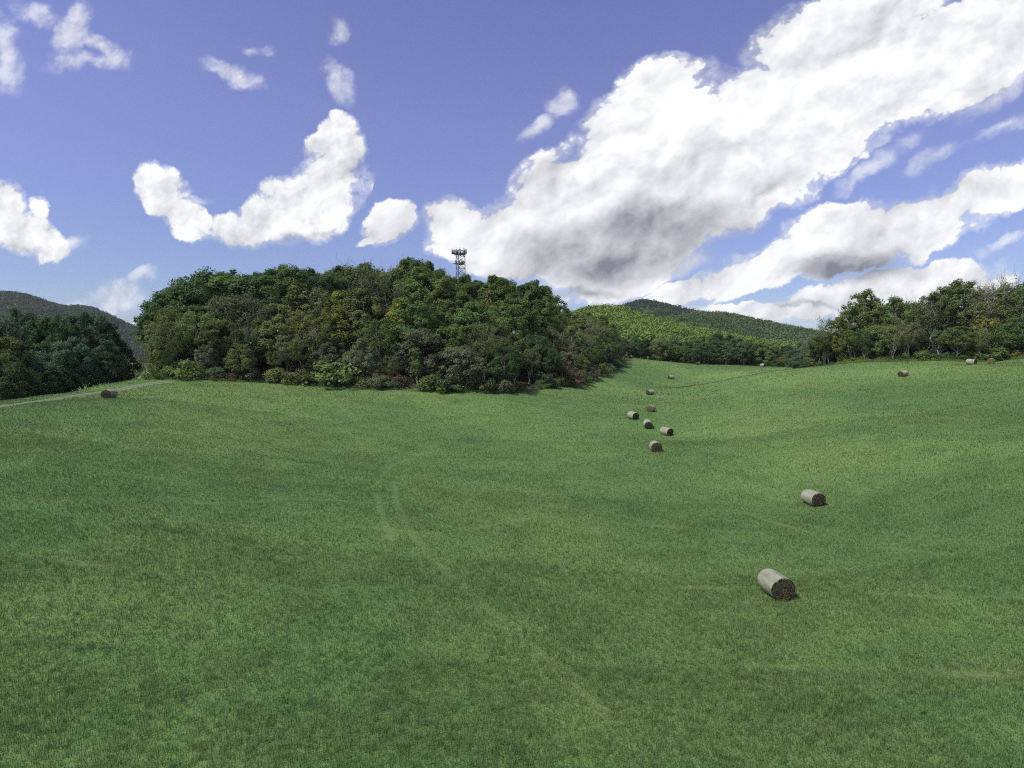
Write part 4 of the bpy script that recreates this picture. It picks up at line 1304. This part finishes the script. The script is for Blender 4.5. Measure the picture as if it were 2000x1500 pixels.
# ------------------------------------------------------------------ grass blades near the camera
def poly_pix(lst):
    return np.array([ground_at(*q)[:2] for q in lst])
RUTS = []
for line in ([(1110, 868), (960, 880), (860, 897), (800, 915), (775, 940), (772, 965), (780, 1000), (800, 1040), (840, 1090), (905, 1150), (1000, 1230), (1110, 1330), (1230, 1450)],
             [(1100, 858), (930, 868), (820, 888), (760, 912), (738, 940), (736, 970), (742, 1000), (765, 1060)],
             [(0, 1080), (180, 1105), (300, 1120), (450, 1130), (620, 1165), (680, 1150), (860, 1152)],
             [(560, 1035), (700, 1030), (860, 1045), (1050, 1010), (1300, 1030), (1500, 1042)],
             [(2000, 1320), (1800, 1318), (1600, 1312), (1450, 1300)], [(1990, 1170), (1750, 1165), (1550, 1150), (1300, 1148)],
             [(1450, 1000), (1650, 1060), (2000, 1110)], [(250, 980), (420, 985), (600, 975), (760, 985)]):
    RUTS.append(resample(poly_pix(line), 0.25))

def make_blades():
    rng = np.random.default_rng(77)
    half = 1000 / F * 1.06
    bands = [(14.5, 24, 420, 0.20, 0.012), (24, 36, 250, 0.20, 0.015), (36, 55, 120, 0.20, 0.021), (55, 85, 48, 0.22, 0.032), (85, 130, 17, 0.24, 0.05), (130, 290, 4.5, 0.28, 0.10)]
    Vs, Fs, Wr = [], [], []
    base = 0
    for d0, d1, dens, L, wd in bands:
        area = half * (d1 * d1 - d0 * d0)
        n = int(area * dens)
        y = np.sqrt(rng.uniform(d0 * d0, d1 * d1, n))
        x = rng.uniform(-1, 1, n) * half * y
        tuft = np.zeros(n, bool)
        if d1 < 60:
            nt_ = n // 14
            ty = np.sqrt(rng.uniform(d0 * d0, d1 * d1, nt_)); tx = rng.uniform(-1, 1, nt_) * half * ty
            m_ = int(n * (0.36 if d1 < 30 else 0.26 if d1 < 40 else 0.14)); k_ = rng.integers(nt_, size=m_)
            off_ = rng.normal(size=(m_, 2)) * 0.075
            x[:m_] = tx[k_] + off_[:, 0]; y[:m_] = ty[k_] + off_[:, 1]; tuft[:m_] = True
        keep = np.ones(n, bool)
        for bx, by, an in BALE_XY:
            c, s = math.cos(an), math.sin(an)
            lx, ly = (x - bx) * c + (y - by) * s, -(x - bx) * s + (y - by) * c
            keep &= ~((np.abs(lx) < 0.42) & (np.abs(ly) < BL / 2 - 0.03))
        # not on the gravel track nor under the knoll wood
        ex = np.array([p[0] for p in edge_xy]); ey = np.array([p[1] for p in edge_xy])
        keep &= ~((x < ex[-1]) & (x > ex[0]) & (y > np.interp(x, ex, ey) + 2))
        xx = x[keep]; yy = y[keep]; tuft = tuft[keep]; n = len(xx)
        if d1 > 60:
            near = np.zeros(n, bool)
            for q in tl[::2]:
                near |= (xx - q[0]) ** 2 + (yy - q[1]) ** 2 < 1.5
            xx, yy, tuft = xx[~near], yy[~near], tuft[~near]; n = len(xx)
        wear = np.zeros(n)
        for rt in RUTS:
            lo, hi = rt.min(0) - 1, rt.max(0) + 1
            idx = np.nonzero((xx > lo[0]) & (xx < hi[0]) & (yy > lo[1]) & (yy < hi[1]))[0]
            for i in range(0, len(idx), 20000):
                ii = idx[i:i + 20000]
                dd = np.sqrt(((xx[ii, None] - rt[None, ::2, 0]) ** 2 + (yy[ii, None] - rt[None, ::2, 1]) ** 2).min(1))
                wear[ii] = np.maximum(wear[ii], 1 - smooth(0.10, 0.45, dd))
        wear *= np.clip(0.5 + 0.8 * vnoise(xx / 1.7, yy / 1.7, 9), 0, 1)
        z = height(xx, yy)
        tall = np.clip(1 + 0.30 * vnoise(xx / 2.1, yy / 2.1, 4) + 0.14 * vnoise(xx / 0.6, yy / 0.6, 5), 0.4, 1.8)
        ln = L * rng.uniform(0.55, 1.35, n) * tall * (1 - 0.55 * wear) * np.where(tuft, 1.25, 0.9)
        a = rng.uniform(0, 6.28, n)
        wind = 0.6 * vnoise(xx / 3.3, yy / 3.3, 6)
        lean = rng.uniform(0.25, 1.05, n) * (1 + 0.6 * wear) * (1.25 if d0 >= 55 else 0.95 if d0 >= 36 else 0.76)
        dirx, diry = np.cos(a) * 0.8 + wind, np.sin(a) * 0.8 + 0.3
        nr = np.hypot(dirx, diry); dirx /= nr; diry /= nr
        sx, sy = -diry * wd * 0.5, dirx * wd * 0.5
        b = np.c_[xx, yy, z - 0.015]
        mid = b + np.c_[dirx * ln * lean * 0.28, diry * ln * lean * 0.28, ln * 0.62]
        tip = b + np.c_[dirx * ln * lean * 0.85, diry * ln * lean * 0.85, ln * np.clip(1.05 - 0.42 * lean, 0.15, 1)]
        sd = np.c_[sx, sy, np.zeros(n)]
        v = np.stack([b - sd, b + sd, mid + sd * 0.8, tip, mid - sd * 0.8], 1)
        k = np.arange(n)[:, None] * 5 + base
        Vs.append(v.reshape(-1, 3)); Wr.append(np.repeat(wear, 5))
        Fs.append(np.stack([k + np.array([0, 1, 2]), k + np.array([0, 2, 4]), k + np.array([4, 2, 3])], 1).reshape(-1, 3))
        base += n * 5
    V, Fc = np.concatenate(Vs), np.concatenate(Fs)
    me = mesh_np('grass', V, Fc, M_BLADE, smooth_shade=False, loops=3)
    at = me.attributes.new('wear', 'FLOAT', 'POINT')
    at.data.foreach_set('value', np.concatenate(Wr).astype(np.float32))
    print('blades', len(V) // 5, 'tris', len(Fc))
    return link('grass', me, kind='stuff', label='cut green grass of the meadow with faint wheel marks', category='grass')
make_blades()
print('plants', len(PLANTS), 'tris', sum(len(m.polygons) for m in bpy.data.meshes))

# ------------------------------------------------------------------ haze: one closed box of thin pale air round everything
hv = np.array([(x, y, z) for z in (CZ - 52, CZ + 262) for x, y in ((-3400, -1150), (3400, -1150), (3400, 3500), (-3400, 3500))], float)
hf = [(3, 2, 1, 0), (4, 5, 6, 7), (0, 1, 5, 4), (1, 2, 6, 5), (2, 3, 7, 6), (3, 0, 4, 7)]
mh, T = material('haze_air')
pv = T.new('ShaderNodeVolumePrincipled')
pv.inputs['Color'].default_value = (0.86, 0.91, 1.0, 1)
pv.inputs['Density'].default_value = 0.00004
oo = T.new('ShaderNodeOutputMaterial')
T.l.new(pv.outputs[0], oo.inputs['Volume'])
link('haze', mesh_np('haze', hv, np.array(hf), mh, smooth_shade=False), kind='stuff')
